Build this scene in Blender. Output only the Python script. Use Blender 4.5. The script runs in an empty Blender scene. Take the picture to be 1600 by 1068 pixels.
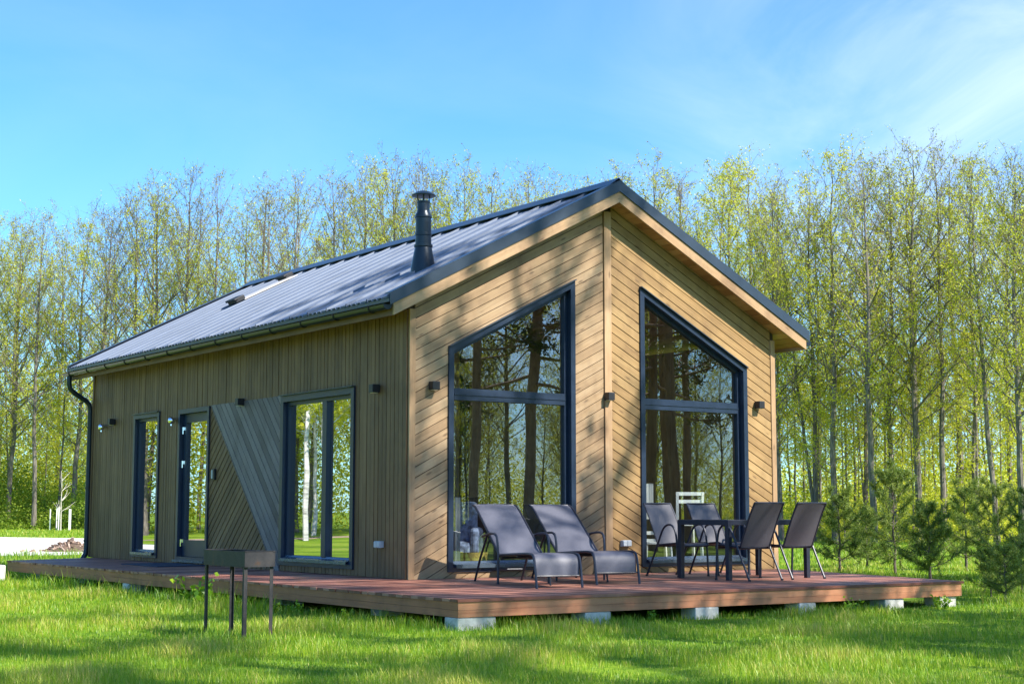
import bpy, bmesh, math, random
import numpy as np
from mathutils import Vector, Matrix

# ------------------------------------------------------------------ camera, sky, sun, exposure
SC = bpy.context.scene
COL = SC.collection
CAM = Vector((-9.805, -16.212, 0.836))
YAW, PITCH, FPX = 0.612, 0.110, 2386.9
cd = bpy.data.cameras.new("camera"); cam = bpy.data.objects.new("camera", cd); COL.objects.link(cam)
cam.location = CAM; cam.rotation_euler = (math.pi/2+PITCH, 0, -YAW)
cd.sensor_width = 36; cd.lens = FPX/1600*36; cd.clip_start = 0.1; cd.clip_end = 3000
SC.camera = cam

SUNV = Vector((0.123, -0.301, 0.3075)).normalized()
SUN_EL = math.asin(SUNV.z); SUN_AZ = math.atan2(SUNV.x, SUNV.y)
world = bpy.data.worlds.new("World"); SC.world = world; world.use_nodes = True
nt = world.node_tree; N = nt.nodes; LK = nt.links; N.clear()
wout = N.new('ShaderNodeOutputWorld'); bg = N.new('ShaderNodeBackground')
sky = N.new('ShaderNodeTexSky'); sky.sky_type = 'NISHITA'; sky.sun_disc = False
sky.sun_elevation = SUN_EL; sky.sun_rotation = SUN_AZ
sky.air_density = 1.0; sky.dust_density = 0.35; sky.ozone_density = 2.0
tc = N.new('ShaderNodeTexCoord')
mp = N.new('ShaderNodeMapping'); mp.inputs['Rotation'].default_value = (0.25, 0.5, 0.9); mp.inputs['Scale'].default_value = (2.2, 6.0, 9.0); mp.inputs['Location'].default_value = (0.9, 0.4, 1.7)
LK.new(tc.outputs['Generated'], mp.inputs['Vector'])
cn = N.new('ShaderNodeTexNoise'); cn.inputs['Scale'].default_value = 1.0; cn.inputs['Detail'].default_value = 7; cn.inputs['Roughness'].default_value = 0.58; cn.inputs['Distortion'].default_value = 0.6
LK.new(mp.outputs['Vector'], cn.inputs['Vector'])
cr = N.new('ShaderNodeValToRGB'); cr.color_ramp.elements[0].position = 0.38; cr.color_ramp.elements[1].position = 0.78
cr.color_ramp.elements[1].color = (0.6, 0.6, 0.6, 1)
LK.new(cn.outputs['Fac'], cr.inputs['Fac'])
mx = N.new('ShaderNodeMixRGB'); mx.inputs['Color2'].default_value = (6.4, 6.9, 7.4, 1)
tint = N.new('ShaderNodeMixRGB'); tint.blend_type = 'MULTIPLY'; tint.inputs['Fac'].default_value = 1.0
tint.inputs['Color2'].default_value = (0.49, 0.89, 1.25, 1)
LK.new(sky.outputs['Color'], tint.inputs['Color1']); LK.new(tint.outputs['Color'], mx.inputs['Color1'])
dt = N.new('ShaderNodeVectorMath'); dt.operation = 'DOT_PRODUCT'; dt.inputs[1].default_value = (math.cos(YAW), -math.sin(YAW), -0.10)
LK.new(tc.outputs['Generated'], dt.inputs[0])
mr = N.new('ShaderNodeMapRange'); mr.inputs['From Min'].default_value = 0.02; mr.inputs['From Max'].default_value = 0.30; mr.inputs['To Min'].default_value = 0.10
LK.new(dt.outputs['Value'], mr.inputs['Value'])
mc = N.new('ShaderNodeMath'); mc.operation = 'MULTIPLY'; LK.new(cr.outputs['Color'], mc.inputs[0]); LK.new(mr.outputs['Result'], mc.inputs[1])
LK.new(mc.outputs[0], mx.inputs['Fac'])
LK.new(mx.outputs['Color'], bg.inputs['Color']); bg.inputs['Strength'].default_value = 0.118
LK.new(bg.outputs['Background'], wout.inputs['Surface'])

sd = bpy.data.lights.new("sun", 'SUN'); sd.energy = 5.0; sd.angle = math.radians(0.5); sd.color = (1.0, 0.94, 0.84)
sun = bpy.data.objects.new("sun", sd); COL.objects.link(sun)
sun.rotation_euler = (-SUNV).to_track_quat('-Z', 'Y').to_euler(); sun.location = (6, -15, 30)
vs = SC.view_settings; vs.view_transform = 'Standard'; vs.look = 'None'; vs.gamma = 1; vs.exposure = 0.98
SC.cycles.max_bounces = 8; SC.cycles.transparent_max_bounces = 16

RIGHT = Vector((math.cos(YAW), -math.sin(YAW), 0)); FWD = Vector((math.sin(YAW), math.cos(YAW), 0))
GZ = -0.30                                    # lawn level (deck top is z = 0)
def at(u, depth, z=GZ):                       # a bearing and a distance from the photographer -> ground point
    p = CAM + RIGHT*((u-800)/FPX*depth) + FWD*depth
    return Vector((p.x, p.y, z))

# ------------------------------------------------------------------ mesh helpers
def rnd(a, b): return random.uniform(a, b)
class MB:
    def __init__(s): s.v = []; s.f = []; s.t = []; s.g = []
    def add(s, vs, fs, tone=0.5, grain=None):
        b = len(s.v); s.v.extend([tuple(p) for p in vs])
        s.g.extend(grain if grain else [(p[0], p[1], p[2]) for p in vs])
        for f in fs: s.f.append([b+i for i in f]); s.t.append(tone)
    def box(s, c, d, rz=0.0, tone=0.5, axis=0, M=None):
        hx, hy, hz = d[0]/2, d[1]/2, d[2]/2
        L = [Vector((x, y, z)) for z in (-hz, hz) for y in (-hy, hy) for x in (-hx, hx)]
        o = [0, 1, 2]; o[0], o[axis] = o[axis], o[0]
        r = random.random()*10
        gr = [(p[o[0]], p[o[1]]+p[o[2]]*.9, r) for p in L]
        R = M if M is not None else Matrix.Rotation(rz, 3, 'Z')
        vs = [R @ p + Vector(c) for p in L]
        s.add(vs, [(0,2,3,1),(4,5,7,6),(0,1,5,4),(2,6,7,3),(0,4,6,2),(1,3,7,5)], tone, gr)
    def span(s, a, b, w, h, tone=0.5, up=(0,0,1)):   # a bar of section w x h from a to b
        a = Vector(a); b = Vector(b); x = (b-a); L = x.length; x.normalize()
        y = Vector(up).cross(x)
        if y.length < 1e-4: y = Vector((0,1,0)).cross(x)
        y.normalize(); z = x.cross(y)
        M = Matrix((x, y, z)).transposed()
        s.box((a+b)/2, (L, w, h), tone=tone, M=M)
    def tube(s, path, rad, n=8, tone=0.5, caps=True):
        P = [Vector(p) for p in path]; m = len(P)
        if not hasattr(rad, '__len__'): rad = [rad]*m
        vs = []; u = None; acc = 0; gr = []
        for i in range(m):
            t = (P[min(i+1, m-1)]-P[max(i-1, 0)])
            if t.length < 1e-9: t = Vector((0,0,1))
            t.normalize()
            if u is None:
                u = t.orthogonal().normalized()
            else:
                u = (u - t*u.dot(t))
                u = t.orthogonal().normalized() if u.length < 1e-6 else u.normalized()
            w = t.cross(u)
            if i: acc += (P[i]-P[i-1]).length
            for k in range(n):
                a = 2*math.pi*k/n
                vs.append(P[i] + (u*math.cos(a)+w*math.sin(a))*rad[i]); gr.append((acc, k/n, 0.3))
        fs = []
        for i in range(m-1):
            for k in range(n):
                k2 = (k+1) % n
                fs.append((i*n+k, i*n+k2, (i+1)*n+k2, (i+1)*n+k))
        if caps: fs.append(tuple(range(n-1, -1, -1))); fs.append(tuple(range((m-1)*n, m*n)))
        s.add(vs, fs, tone, gr)
    def lathe(s, prof, c=(0,0,0), n=24, tone=0.5):
        vs = []; fs = []
        for r, z in prof:
            for k in range(n):
                a = 2*math.pi*k/n; vs.append((c[0]+r*math.cos(a), c[1]+r*math.sin(a), c[2]+z))
        for i in range(len(prof)-1):
            for k in range(n):
                k2 = (k+1) % n; fs.append((i*n+k, i*n+k2, (i+1)*n+k2, (i+1)*n+k))
        fs.append(tuple(range(n-1, -1, -1))); fs.append(tuple(range((len(prof)-1)*n, len(prof)*n)))
        s.add(vs, fs, tone)
    def prism(s, poly, o0, o1, F, tone=0.5, grain=None):  # convex or simple polygon (a, z) pushed from offset o0 to o1
        n = len(poly)
        vs = [F(a, z, o0) for a, z in poly] + [F(a, z, o1) for a, z in poly]
        g = [grain(a, z) for a, z in poly]*2 if grain else None
        fs = [tuple(range(n)), tuple(range(2*n-1, n-1, -1))] + [(i, i+n, (i+1) % n+n, (i+1) % n) for i in range(n)]
        s.add(vs, fs, tone, g)
    def ring(s, outer, inner, o0, o1, F, tone=0.5):
        n = len(outer)
        vs = [F(a, z, o0) for a, z in outer]+[F(a, z, o0) for a, z in inner]+[F(a, z, o1) for a, z in outer]+[F(a, z, o1) for a, z in inner]
        fs = []
        for i in range(n):
            j = (i+1) % n
            fs += [(i, j, n+j, n+i), (2*n+j, 2*n+i, 3*n+i, 3*n+j), (j, i, 2*n+i, 2*n+j), (n+i, n+j, 3*n+j, 3*n+i)]
        s.add(vs, fs, tone)
    def mesh(s, name, mat, smooth=False, recalc=True, bevel=0):
        me = bpy.data.meshes.new(name); me.from_pydata(s.v, [], s.f)
        a = me.attributes.new('tone', 'FLOAT', 'FACE'); a.data.foreach_set('value', s.t)
        g = me.attributes.new('grain', 'FLOAT_VECTOR', 'POINT'); g.data.foreach_set('vector', np.array(s.g, dtype=np.float32).ravel())
        if recalc or bevel:
            bm = bmesh.new(); bm.from_mesh(me)
            bmesh.ops.recalc_face_normals(bm, faces=bm.faces)
            if bevel: bmesh.ops.bevel(bm, geom=bm.edges[:], offset=bevel, segments=2, affect='EDGES', profile=0.5)
            bm.to_mesh(me); bm.free()
        if smooth:
            me.polygons.foreach_set('use_smooth', [True]*len(me.polygons))
            try: me.set_sharp_from_angle(angle=math.radians(40))
            except Exception: pass
        me.materials.append(mat); me.update()
        return me
    def build(s, name, mat, parent=None, smooth=False, bevel=0, label=None):
        return link(name, s.mesh(name, mat, smooth, bevel=bevel), parent, label)

def link(name, me, parent=None, label=None):
    o = bpy.data.objects.new(name, me); COL.objects.link(o)
    if parent: o.parent = parent
    if label: o['label'] = label
    return o
def tag(o, label, cat, group=None, kind=None):
    if label: o['label'] = label
    if cat: o['category'] = cat
    if group: o['group'] = group
    if kind: o['kind'] = kind
    return o
def thing(name, label, cat, loc=(0,0,0), rz=0, group=None):
    o = bpy.data.objects.new(name, None); COL.objects.link(o); o.empty_display_size = .2
    o.location = loc; o.rotation_euler = (0, 0, rz)
    return tag(o, label, cat, group)
def children(o): return [c for c in COL.objects if c.parent == o]
def copy_tree(o, parent=None):
    c = o.copy(); COL.objects.link(c)
    if parent: c.parent = parent
    for ch in list(o.children): copy_tree(ch, c)
    return c
def clip(poly, nx, ny, d):                     # keep nx*a + ny*z <= d
    out = []; n = len(poly)
    for i in range(n):
        p, q = poly[i], poly[(i+1) % n]
        dp, dq = nx*p[0]+ny*p[1]-d, nx*q[0]+ny*q[1]-d
        if dp <= 0: out.append(p)
        if dp*dq < 0:
            t = dp/(dp-dq); out.append((p[0]+(q[0]-p[0])*t, p[1]+(q[1]-p[1])*t))
    return out
def area(p): return abs(sum(p[i][0]*p[(i+1) % len(p)][1]-p[(i+1) % len(p)][0]*p[i][1] for i in range(len(p))))/2
def ccw(p):
    s = sum(p[i][0]*p[(i+1) % len(p)][1]-p[(i+1) % len(p)][0]*p[i][1] for i in range(len(p)))
    return p if s > 0 else p[::-1]
def inset(poly, w):
    poly = ccw(list(poly)); n = len(poly); L = []
    ws = w if hasattr(w, '__len__') else [w]*n
    for i in range(n):
        p, q = poly[i], poly[(i+1) % n]; dx, dy = q[0]-p[0], q[1]-p[1]; l = math.hypot(dx, dy)
        nx, ny = -dy/l, dx/l
        L.append((nx, ny, nx*p[0]+ny*p[1]+ws[i]))
    out = []
    for i in range(n):
        a, b = L[i-1], L[i]; D = a[0]*b[1]-a[1]*b[0]
        out.append(((a[2]*b[1]-a[1]*b[2])/D, (a[0]*b[2]-a[2]*b[0])/D))
    return out
def boards(mb, regions, dirv, pitch, gap, o0, o1, F, jit=0.0015):
    l = math.hypot(*dirv); dx, dy = dirv[0]/l, dirv[1]/l; nx, ny = -dy, dx
    ks = [nx*a+ny*z for r in regions for a, z in r]
    for k in range(math.floor(min(ks)/pitch)-1, math.ceil(max(ks)/pitch)+1):
        lo, hi = k*pitch+gap/2, (k+1)*pitch-gap/2
        tone = random.random(); r = rnd(0, 50); oo = o1+rnd(-jit, jit)
        for R in regions:
            p = clip(clip(R, nx, ny, hi), -nx, -ny, -lo)
            if len(p) >= 3 and area(p) > 1e-5:
                mb.prism(p, o0, oo, F, tone, lambda a, z: (dx*a+dy*z+r, nx*a+ny*z, tone*7))

# ------------------------------------------------------------------ materials
def newmat(name):
    m = bpy.data.materials.new(name); m.use_nodes = True; t = m.node_tree
    return m, t, t.nodes['Principled BSDF']
def nd(t, typ, **kw):
    n = t.nodes.new(typ)
    for k, v in kw.items():
        if k in n.inputs: n.inputs[k].default_value = v
        else: setattr(n, k, v)
    return n
def ramp(t, fac, stops):
    r = t.nodes.new('ShaderNodeValToRGB'); e = r.color_ramp.elements
    while len(e) < len(stops): e.new(0.5)
    for i, (p, c) in enumerate(stops):
        e[i].position = p; e[i].color = (c[0], c[1], c[2], 1)
    t.links.new(fac, r.inputs['Fac']); return r
def wood(name, dark, mid, light, rough=0.6, knots=0.5, bump=0.25, spread=0.5, grey=0.0):
    m, t, b = newmat(name); L = t.links
    g = nd(t, 'ShaderNodeAttribute', attribute_name='grain'); tn = nd(t, 'ShaderNodeAttribute', attribute_name='tone')
    mp = nd(t, 'ShaderNodeMapping'); mp.inputs['Scale'].default_value = (1.6, 38, 1); L.new(g.outputs['Vector'], mp.inputs['Vector'])
    n1 = nd(t, 'ShaderNodeTexNoise', Scale=1.0, Detail=5.0, Roughness=0.6, Distortion=0.7); L.new(mp.outputs['Vector'], n1.inputs['Vector'])
    mp2 = nd(t, 'ShaderNodeMapping'); mp2.inputs['Scale'].default_value = (1.1, 3.0, 1); L.new(g.outputs['Vector'], mp2.inputs['Vector'])
    n2 = nd(t, 'ShaderNodeTexNoise', Scale=1.3, Detail=3.0); L.new(mp2.outputs['Vector'], n2.inputs['Vector'])
    a1 = nd(t, 'ShaderNodeMath', operation='MULTIPLY'); a1.inputs[1].default_value = spread; L.new(tn.outputs['Fac'], a1.inputs[0])
    a2 = nd(t, 'ShaderNodeMath', operation='MULTIPLY_ADD'); a2.inputs[1].default_value = 0.55; L.new(n1.outputs['Fac'], a2.inputs[0]); L.new(a1.outputs[0], a2.inputs[2])
    a3 = nd(t, 'ShaderNodeMath', operation='MULTIPLY_ADD'); a3.inputs[1].default_value = 0.5; L.new(n2.outputs['Fac'], a3.inputs[0]); L.new(a2.outputs[0], a3.inputs[2])
    c0 = 0.5*spread+0.525
    r = ramp(t, a3.outputs[0], [(max(0, c0-0.38), dark), (c0, mid), (min(1, c0+0.36), light)])
    vo = nd(t, 'ShaderNodeTexVoronoi', Scale=1.0); mp3 = nd(t, 'ShaderNodeMapping'); mp3.inputs['Scale'].default_value = (2.6, 9.0, 1.7)
    L.new(g.outputs['Vector'], mp3.inputs['Vector']); L.new(mp3.outputs['Vector'], vo.inputs['Vector'])
    kr = ramp(t, vo.outputs['Distance'], [(0.07, (1,1,1)), (0.17, (0,0,0))])
    kf = nd(t, 'ShaderNodeMath', operation='MULTIPLY'); kf.inputs[1].default_value = knots; L.new(kr.outputs['Color'], kf.inputs[0])
    mk = nd(t, 'ShaderNodeMixRGB'); L.new(kf.outputs[0], mk.inputs['Fac']); L.new(r.outputs['Color'], mk.inputs['Color1'])
    mk.inputs['Color2'].default_value = (dark[0]*.45, dark[1]*.4, dark[2]*.35, 1)
    tco = nd(t, 'ShaderNodeTexCoord'); mps = nd(t, 'ShaderNodeMapping'); mps.inputs['Scale'].default_value = (1.5, 1.5, .8); L.new(tco.outputs['Object'], mps.inputs['Vector'])
    ns = nd(t, 'ShaderNodeTexNoise', Scale=1.4, Detail=6.0, Roughness=0.65); L.new(mps.outputs['Vector'], ns.inputs['Vector'])
    rs = ramp(t, ns.outputs['Fac'], [(.32, (.66,.62,.60)), (.5, (.95,.94,.93)), (.7, (1.12,1.10,1.08))])  # weathering blotches, partly painted shadow mottling on the left gable
    mw = nd(t, 'ShaderNodeMixRGB', blend_type='MULTIPLY'); mw.inputs['Fac'].default_value = 1.0; L.new(mk.outputs['Color'], mw.inputs['Color1']); L.new(rs.outputs['Color'], mw.inputs['Color2'])
    L.new(mw.outputs['Color'], b.inputs['Base Color']); b.inputs['Roughness'].default_value = rough
    bp = nd(t, 'ShaderNodeBump', Strength=bump, Distance=0.004); L.new(n1.outputs['Fac'], bp.inputs['Height']); L.new(bp.outputs['Normal'], b.inputs['Normal'])
    return m
def plain(name, col, rough=0.5, metal=0.0, var=0.25, scale=6.0, bump=0.0, spec=0.5):
    m, t, b = newmat(name); L = t.links
    tc = nd(t, 'ShaderNodeTexCoord'); n = nd(t, 'ShaderNodeTexNoise', Scale=scale, Detail=5.0, Roughness=0.6); L.new(tc.outputs['Object'], n.inputs['Vector'])
    d = [c*(1-var) for c in col]; l = [c*(1+var) for c in col]
    r = ramp(t, n.outputs['Fac'], [(0.3, d), (0.7, l)]); L.new(r.outputs['Color'], b.inputs['Base Color'])
    b.inputs['Metallic'].default_value = metal; b.inputs['Specular IOR Level'].default_value = spec
    rr = nd(t, 'ShaderNodeMapRange'); rr.inputs['To Min'].default_value = max(0, rough-.08); rr.inputs['To Max'].default_value = min(1, rough+.1)
    L.new(n.outputs['Fac'], rr.inputs['Value']); L.new(rr.outputs['Result'], b.inputs['Roughness'])
    if bump:
        bp = nd(t, 'ShaderNodeBump', Strength=bump, Distance=0.01); L.new(n.outputs['Fac'], bp.inputs['Height']); L.new(bp.outputs['Normal'], b.inputs['Normal'])
    return m
def leafmat(name, stops, transl=0.55, rough=0.55):
    m, t, b = newmat(name); L = t.links
    tn = nd(t, 'ShaderNodeAttribute', attribute_name='tone')
    oi = nd(t, 'ShaderNodeObjectInfo')
    ad = nd(t, 'ShaderNodeMath', operation='MULTIPLY_ADD'); ad.inputs[1].default_value = 0.28; L.new(oi.outputs['Random'], ad.inputs[0])
    sb = nd(t, 'ShaderNodeMath', operation='SUBTRACT'); sb.inputs[1].default_value = 0.14; L.new(tn.outputs['Fac'], sb.inputs[0]); L.new(sb.outputs[0], ad.inputs[2])
    r = ramp(t, ad.outputs[0], stops); L.new(r.outputs['Color'], b.inputs['Base Color']); b.inputs['Roughness'].default_value = rough
    tr = nd(t, 'ShaderNodeBsdfTranslucent'); L.new(r.outputs['Color'], tr.inputs['Color'])
    ms = nd(t, 'ShaderNodeMixShader'); ms.inputs['Fac'].default_value = transl
    L.new(b.outputs['BSDF'], ms.inputs[1]); L.new(tr.outputs['BSDF'], ms.inputs[2]); L.new(ms.outputs['Shader'], t.nodes['Material Output'].inputs['Surface'])
    return m
def barkmat(name, a, b_, c, sx=14, white=False):
    m, t, b = newmat(name); L = t.links
    tc = nd(t, 'ShaderNodeTexCoord'); mp = nd(t, 'ShaderNodeMapping')
    mp.inputs['Scale'].default_value = (sx, sx, 2.0) if not white else (1.5, 1.5, 7)
    L.new(tc.outputs['Object'], mp.inputs['Vector'])
    n = nd(t, 'ShaderNodeTexNoise', Scale=1.0, Detail=6.0, Roughness=0.65); L.new(mp.outputs['Vector'], n.inputs['Vector'])
    n2 = nd(t, 'ShaderNodeTexNoise', Scale=0.8, Detail=2.0); L.new(tc.outputs['Object'], n2.inputs['Vector'])
    mm = nd(t, 'ShaderNodeMath', operation='MULTIPLY_ADD'); mm.inputs[1].default_value = 0.5; L.new(n2.outputs['Fac'], mm.inputs[0]); L.new(n.outputs['Fac'], mm.inputs[2])
    r = ramp(t, mm.outputs[0], [(0.5, a), (0.72, b_), (0.92, c)]); L.new(r.outputs['Color'], b.inputs['Base Color']); b.inputs['Roughness'].default_value = 0.85
    bp = nd(t, 'ShaderNodeBump', Strength=0.5, Distance=0.02); L.new(n.outputs['Fac'], bp.inputs['Height']); L.new(bp.outputs['Normal'], b.inputs['Normal'])
    return m
def glassmat(name, tintc, ior):
    m, t, b = newmat(name); L = t.links; t.nodes.remove(b)
    gl = nd(t, 'ShaderNodeBsdfGlossy', Roughness=0.0); gl.inputs['Color'].default_value = (0.96, 0.97, 1.0, 1)
    tr = nd(t, 'ShaderNodeBsdfTransparent'); tr.inputs['Color'].default_value = tintc
    ge = nd(t, 'ShaderNodeNewGeometry'); dp = nd(t, 'ShaderNodeVectorMath', operation='DOT_PRODUCT'); L.new(ge.outputs['Incoming'], dp.inputs[0]); L.new(ge.outputs['Normal'], dp.inputs[1])
    ab = nd(t, 'ShaderNodeMath', operation='ABSOLUTE'); L.new(dp.outputs['Value'], ab.inputs[0])
    om = nd(t, 'ShaderNodeMath', operation='SUBTRACT'); om.inputs[0].default_value = 1.0; L.new(ab.outputs[0], om.inputs[1])
    pw = nd(t, 'ShaderNodeMath', operation='POWER'); pw.inputs[1].default_value = 5.0; L.new(om.outputs[0], pw.inputs[0])
    f0 = ((ior-1)/(ior+1))**2                  # coated panes mirror the same from both sides
    fr = nd(t, 'ShaderNodeMath', operation='MULTIPLY_ADD'); fr.inputs[1].default_value = 1-f0; fr.inputs[2].default_value = f0; L.new(pw.outputs[0], fr.inputs[0])
    tc = nd(t, 'ShaderNodeTexCoord'); n = nd(t, 'ShaderNodeTexNoise', Scale=0.9, Detail=1.0); L.new(tc.outputs['Object'], n.inputs['Vector'])
    bp = nd(t, 'ShaderNodeBump', Strength=0.10, Distance=0.01); L.new(n.outputs['Fac'], bp.inputs['Height']); L.new(bp.outputs['Normal'], gl.inputs['Normal'])
    ms = nd(t, 'ShaderNodeMixShader'); L.new(fr.outputs[0], ms.inputs['Fac']); L.new(tr.outputs['BSDF'], ms.inputs[1]); L.new(gl.outputs['BSDF'], ms.inputs[2])
    L.new(ms.outputs['Shader'], t.nodes['Material Output'].inputs['Surface'])
    return m

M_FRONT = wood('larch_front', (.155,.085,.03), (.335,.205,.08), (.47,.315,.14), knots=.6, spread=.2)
M_FRONTL = wood('larch_weathered_dappled', (.15,.088,.042), (.335,.22,.118), (.50,.365,.225), knots=.65, spread=.2)  # mottled boards: part weathering, part shadow blotches painted into the colour
M_SIDE = wood('larch_side_shaded', (.085,.042,.017), (.158,.084,.034), (.215,.125,.058), knots=.3, spread=.35)  # same larch as the gable, colour darkened to deepen the side's shade
M_GREY = wood('grey_boards', (.085,.07,.078), (.135,.112,.122), (.185,.158,.168), knots=.2, spread=.6)
M_TRIM = wood('larch_trim', (.22,.125,.06), (.40,.25,.13), (.52,.36,.21), knots=.6, spread=.25)
M_SOFFIT = wood('soffit_wood', (.26,.12,.045), (.42,.21,.085), (.52,.30,.14), knots=.4)
M_DECK = wood('deck_wood', (.15,.05,.033), (.275,.10,.066), (.39,.18,.125), rough=.55, knots=.15, spread=.8)
M_FASCIA = wood('deck_fascia', (.25,.085,.04), (.44,.165,.08), (.56,.25,.13), rough=.55, knots=.25, spread=.5)
M_CORE = plain('wall_core', (.045,.032,.022), .9)
M_INNER = plain('inner_wall', (.42,.33,.22), .8)
M_FLOOR = plain('floor_inside', (.25,.17,.10), .5)
M_FRAME = plain('frame_paint', (.010,.022,.048), .38, var=.15)
M_SILL = plain('sill_metal', (.10,.14,.19), .25, metal=.5, var=.15)
M_ROOF = plain('roof_sheet', (.15,.18,.24), .46, metal=.25, var=.12, scale=1.5, spec=.35)
M_TRIMMETAL = plain('roof_trim', (.045,.065,.095), .33, metal=.35, var=.15, scale=2)
M_FLUE = plain('flue_metal', (.012,.022,.034), .32, metal=.3, var=.2)
M_BLACK = plain('black_metal', (.012,.012,.016), .45, var=.2)
M_RUBBER = plain('black_vent', (.012,.014,.018), .6)
M_PALE = plain('pale_patch', (.62,.56,.50), .5, var=.12)
M_CHROME = plain('chrome', (.8,.82,.85), .08, metal=1, var=.05)
M_PLASTIC = plain('grey_plastic', (.42,.46,.50), .35, var=.05)
M_WHITE = plain('white_paint', (.78,.78,.77), .5, var=.05)
M_CONC = plain('concrete', (.55,.53,.49), .9, var=.3, scale=9, bump=.5)
M_SLING = plain('sling_fabric', (.095,.098,.128), .55, var=.12, scale=60, spec=.5)
M_SLINGB = plain('chair_fabric', (.075,.074,.09), .6, var=.12, scale=60)
M_TUBE = plain('furniture_tube', (.018,.022,.038), .42, metal=.1, var=.15)
def rusty(name):
    m, t, b = newmat(name); L = t.links
    tc = nd(t, 'ShaderNodeTexCoord'); n = nd(t, 'ShaderNodeTexNoise', Scale=7.0, Detail=8.0, Roughness=0.7); L.new(tc.outputs['Object'], n.inputs['Vector'])
    r = ramp(t, n.outputs['Fac'], [(.38, (.022,.022,.027)), (.56, (.042,.04,.044)), (.68, (.08,.042,.026)), (.82, (.13,.12,.12))]); L.new(r.outputs['Color'], b.inputs['Base Color'])
    b.inputs['Metallic'].default_value = .35; b.inputs['Roughness'].default_value = .6
    bp = nd(t, 'ShaderNodeBump', Strength=.25, Distance=.006); L.new(n.outputs['Fac'], bp.inputs['Height']); L.new(bp.outputs['Normal'], b.inputs['Normal'])
    return m
M_STEEL = rusty('grill_steel')
M_GLASSF = glassmat('glass_front', (.80,.85,.85,1), 2.7)
M_GLASSS = glassmat('glass_side', (.5,.55,.55,1), 9.0)
M_ALDER = barkmat('alder_bark', (.05,.042,.036), (.14,.12,.10), (.27,.235,.195))
M_BIRCH = barkmat('birch_bark', (.03,.028,.026), (.55,.53,.49), (.75,.73,.69), white=True)
M_PINEB = barkmat('pine_bark', (.09,.05,.032), (.25,.14,.09), (.40,.24,.15))
M_TWIG = plain('twig_bark', (.13,.105,.085), .85)
G1, G2, G3 = (.36,.41,.018), (.62,.65,.04), (.78,.74,.10)
M_LEAF = leafmat('leaf_spring', [(0.0, G1), (.5, G2), (1.0, G3)])
M_BUD = leafmat('leaf_bud', [(0.0, (.17,.115,.05)), (.45, (.27,.22,.06)), (1.0, (.33,.33,.08))])
M_BUSH = leafmat('leaf_bush', [(0.0, (.09,.16,.018)), (.5, (.23,.35,.03)), (1.0, (.42,.50,.05))])
M_NEEDLE = leafmat('pine_needles', [(0.0, (.07,.12,.02)), (.5, (.17,.25,.035)), (1.0, (.33,.38,.06))], transl=.35)
M_PINECROWN = leafmat('pine_crown', [(0.0, (.025,.045,.015)), (.5, (.06,.095,.022)), (1.0, (.14,.16,.035))], transl=.2)
M_GRASS = leafmat('grass_blades', [(0.0, (.05,.135,.008)), (.42, (.15,.31,.012)), (.78, (.34,.47,.02)), (1.0, (.58,.50,.12))], transl=.4, rough=.45)

def groundmat(name, stops, scale, fine):
    m, t, b = newmat(name); L = t.links
    tc = nd(t, 'ShaderNodeTexCoord'); n = nd(t, 'ShaderNodeTexNoise', Scale=scale, Detail=8.0, Roughness=0.65); L.new(tc.outputs['Object'], n.inputs['Vector'])
    n2 = nd(t, 'ShaderNodeTexNoise', Scale=fine, Detail=4.0, Roughness=0.7); L.new(tc.outputs['Object'], n2.inputs['Vector'])
    mm = nd(t, 'ShaderNodeMath', operation='MULTIPLY_ADD'); mm.inputs[1].default_value = 0.6; L.new(n2.outputs['Fac'], mm.inputs[0]); L.new(n.outputs['Fac'], mm.inputs[2])
    r = ramp(t, mm.outputs[0], stops); L.new(r.outputs['Color'], b.inputs['Base Color']); b.inputs['Roughness'].default_value = 0.95; b.inputs['Specular IOR Level'].default_value = 0.1
    bp = nd(t, 'ShaderNodeBump', Strength=0.6, Distance=0.03); L.new(n2.outputs['Fac'], bp.inputs['Height']); L.new(bp.outputs['Normal'], b.inputs['Normal'])
    return m
M_GROUND = groundmat('lawn_ground', [(.55, (.08,.10,.018)), (.75, (.13,.23,.015)), (.92, (.26,.36,.025)), (1.0, (.26,.22,.09))], .35, 14)
M_GRAVEL = groundmat('gravel', [(.5, (.55,.52,.46)), (.8, (.72,.69,.63)), (1.0, (.80,.77,.70))], .6, 30)

# ------------------------------------------------------------------ ground, gravel
def sheet(name, pts, z, mat, n=1):
    me = bpy.data.meshes.new(name); me.from_pydata([(x, y, z) for x, y in pts], [], [tuple(range(len(pts)))])
    me.materials.append(mat); return link(name, me)
g = sheet('lawn', [(-900,-900),(900,-900),(900,900),(-900,900)], GZ, M_GROUND); g['kind'] = 'structure'
P = [at(-900, 33), at(60, 39.5), at(420, 43), at(420, 60), at(130, 64), at(-40, 68), at(-900, 62)]
g = sheet('gravel_road', [(p.x, p.y) for p in P], GZ+.006, M_GRAVEL); g['kind'] = 'structure'

g = sheet('dirt_path', [(-60,47),(-13,39.5),(-12.6,42),(-60,51)], GZ+.006, groundmat('dirt', [(.5, (.26,.17,.12)), (.8, (.40,.29,.22)), (1.0, (.5,.4,.32))], .6, 20)); g['kind'] = 'structure'
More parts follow.
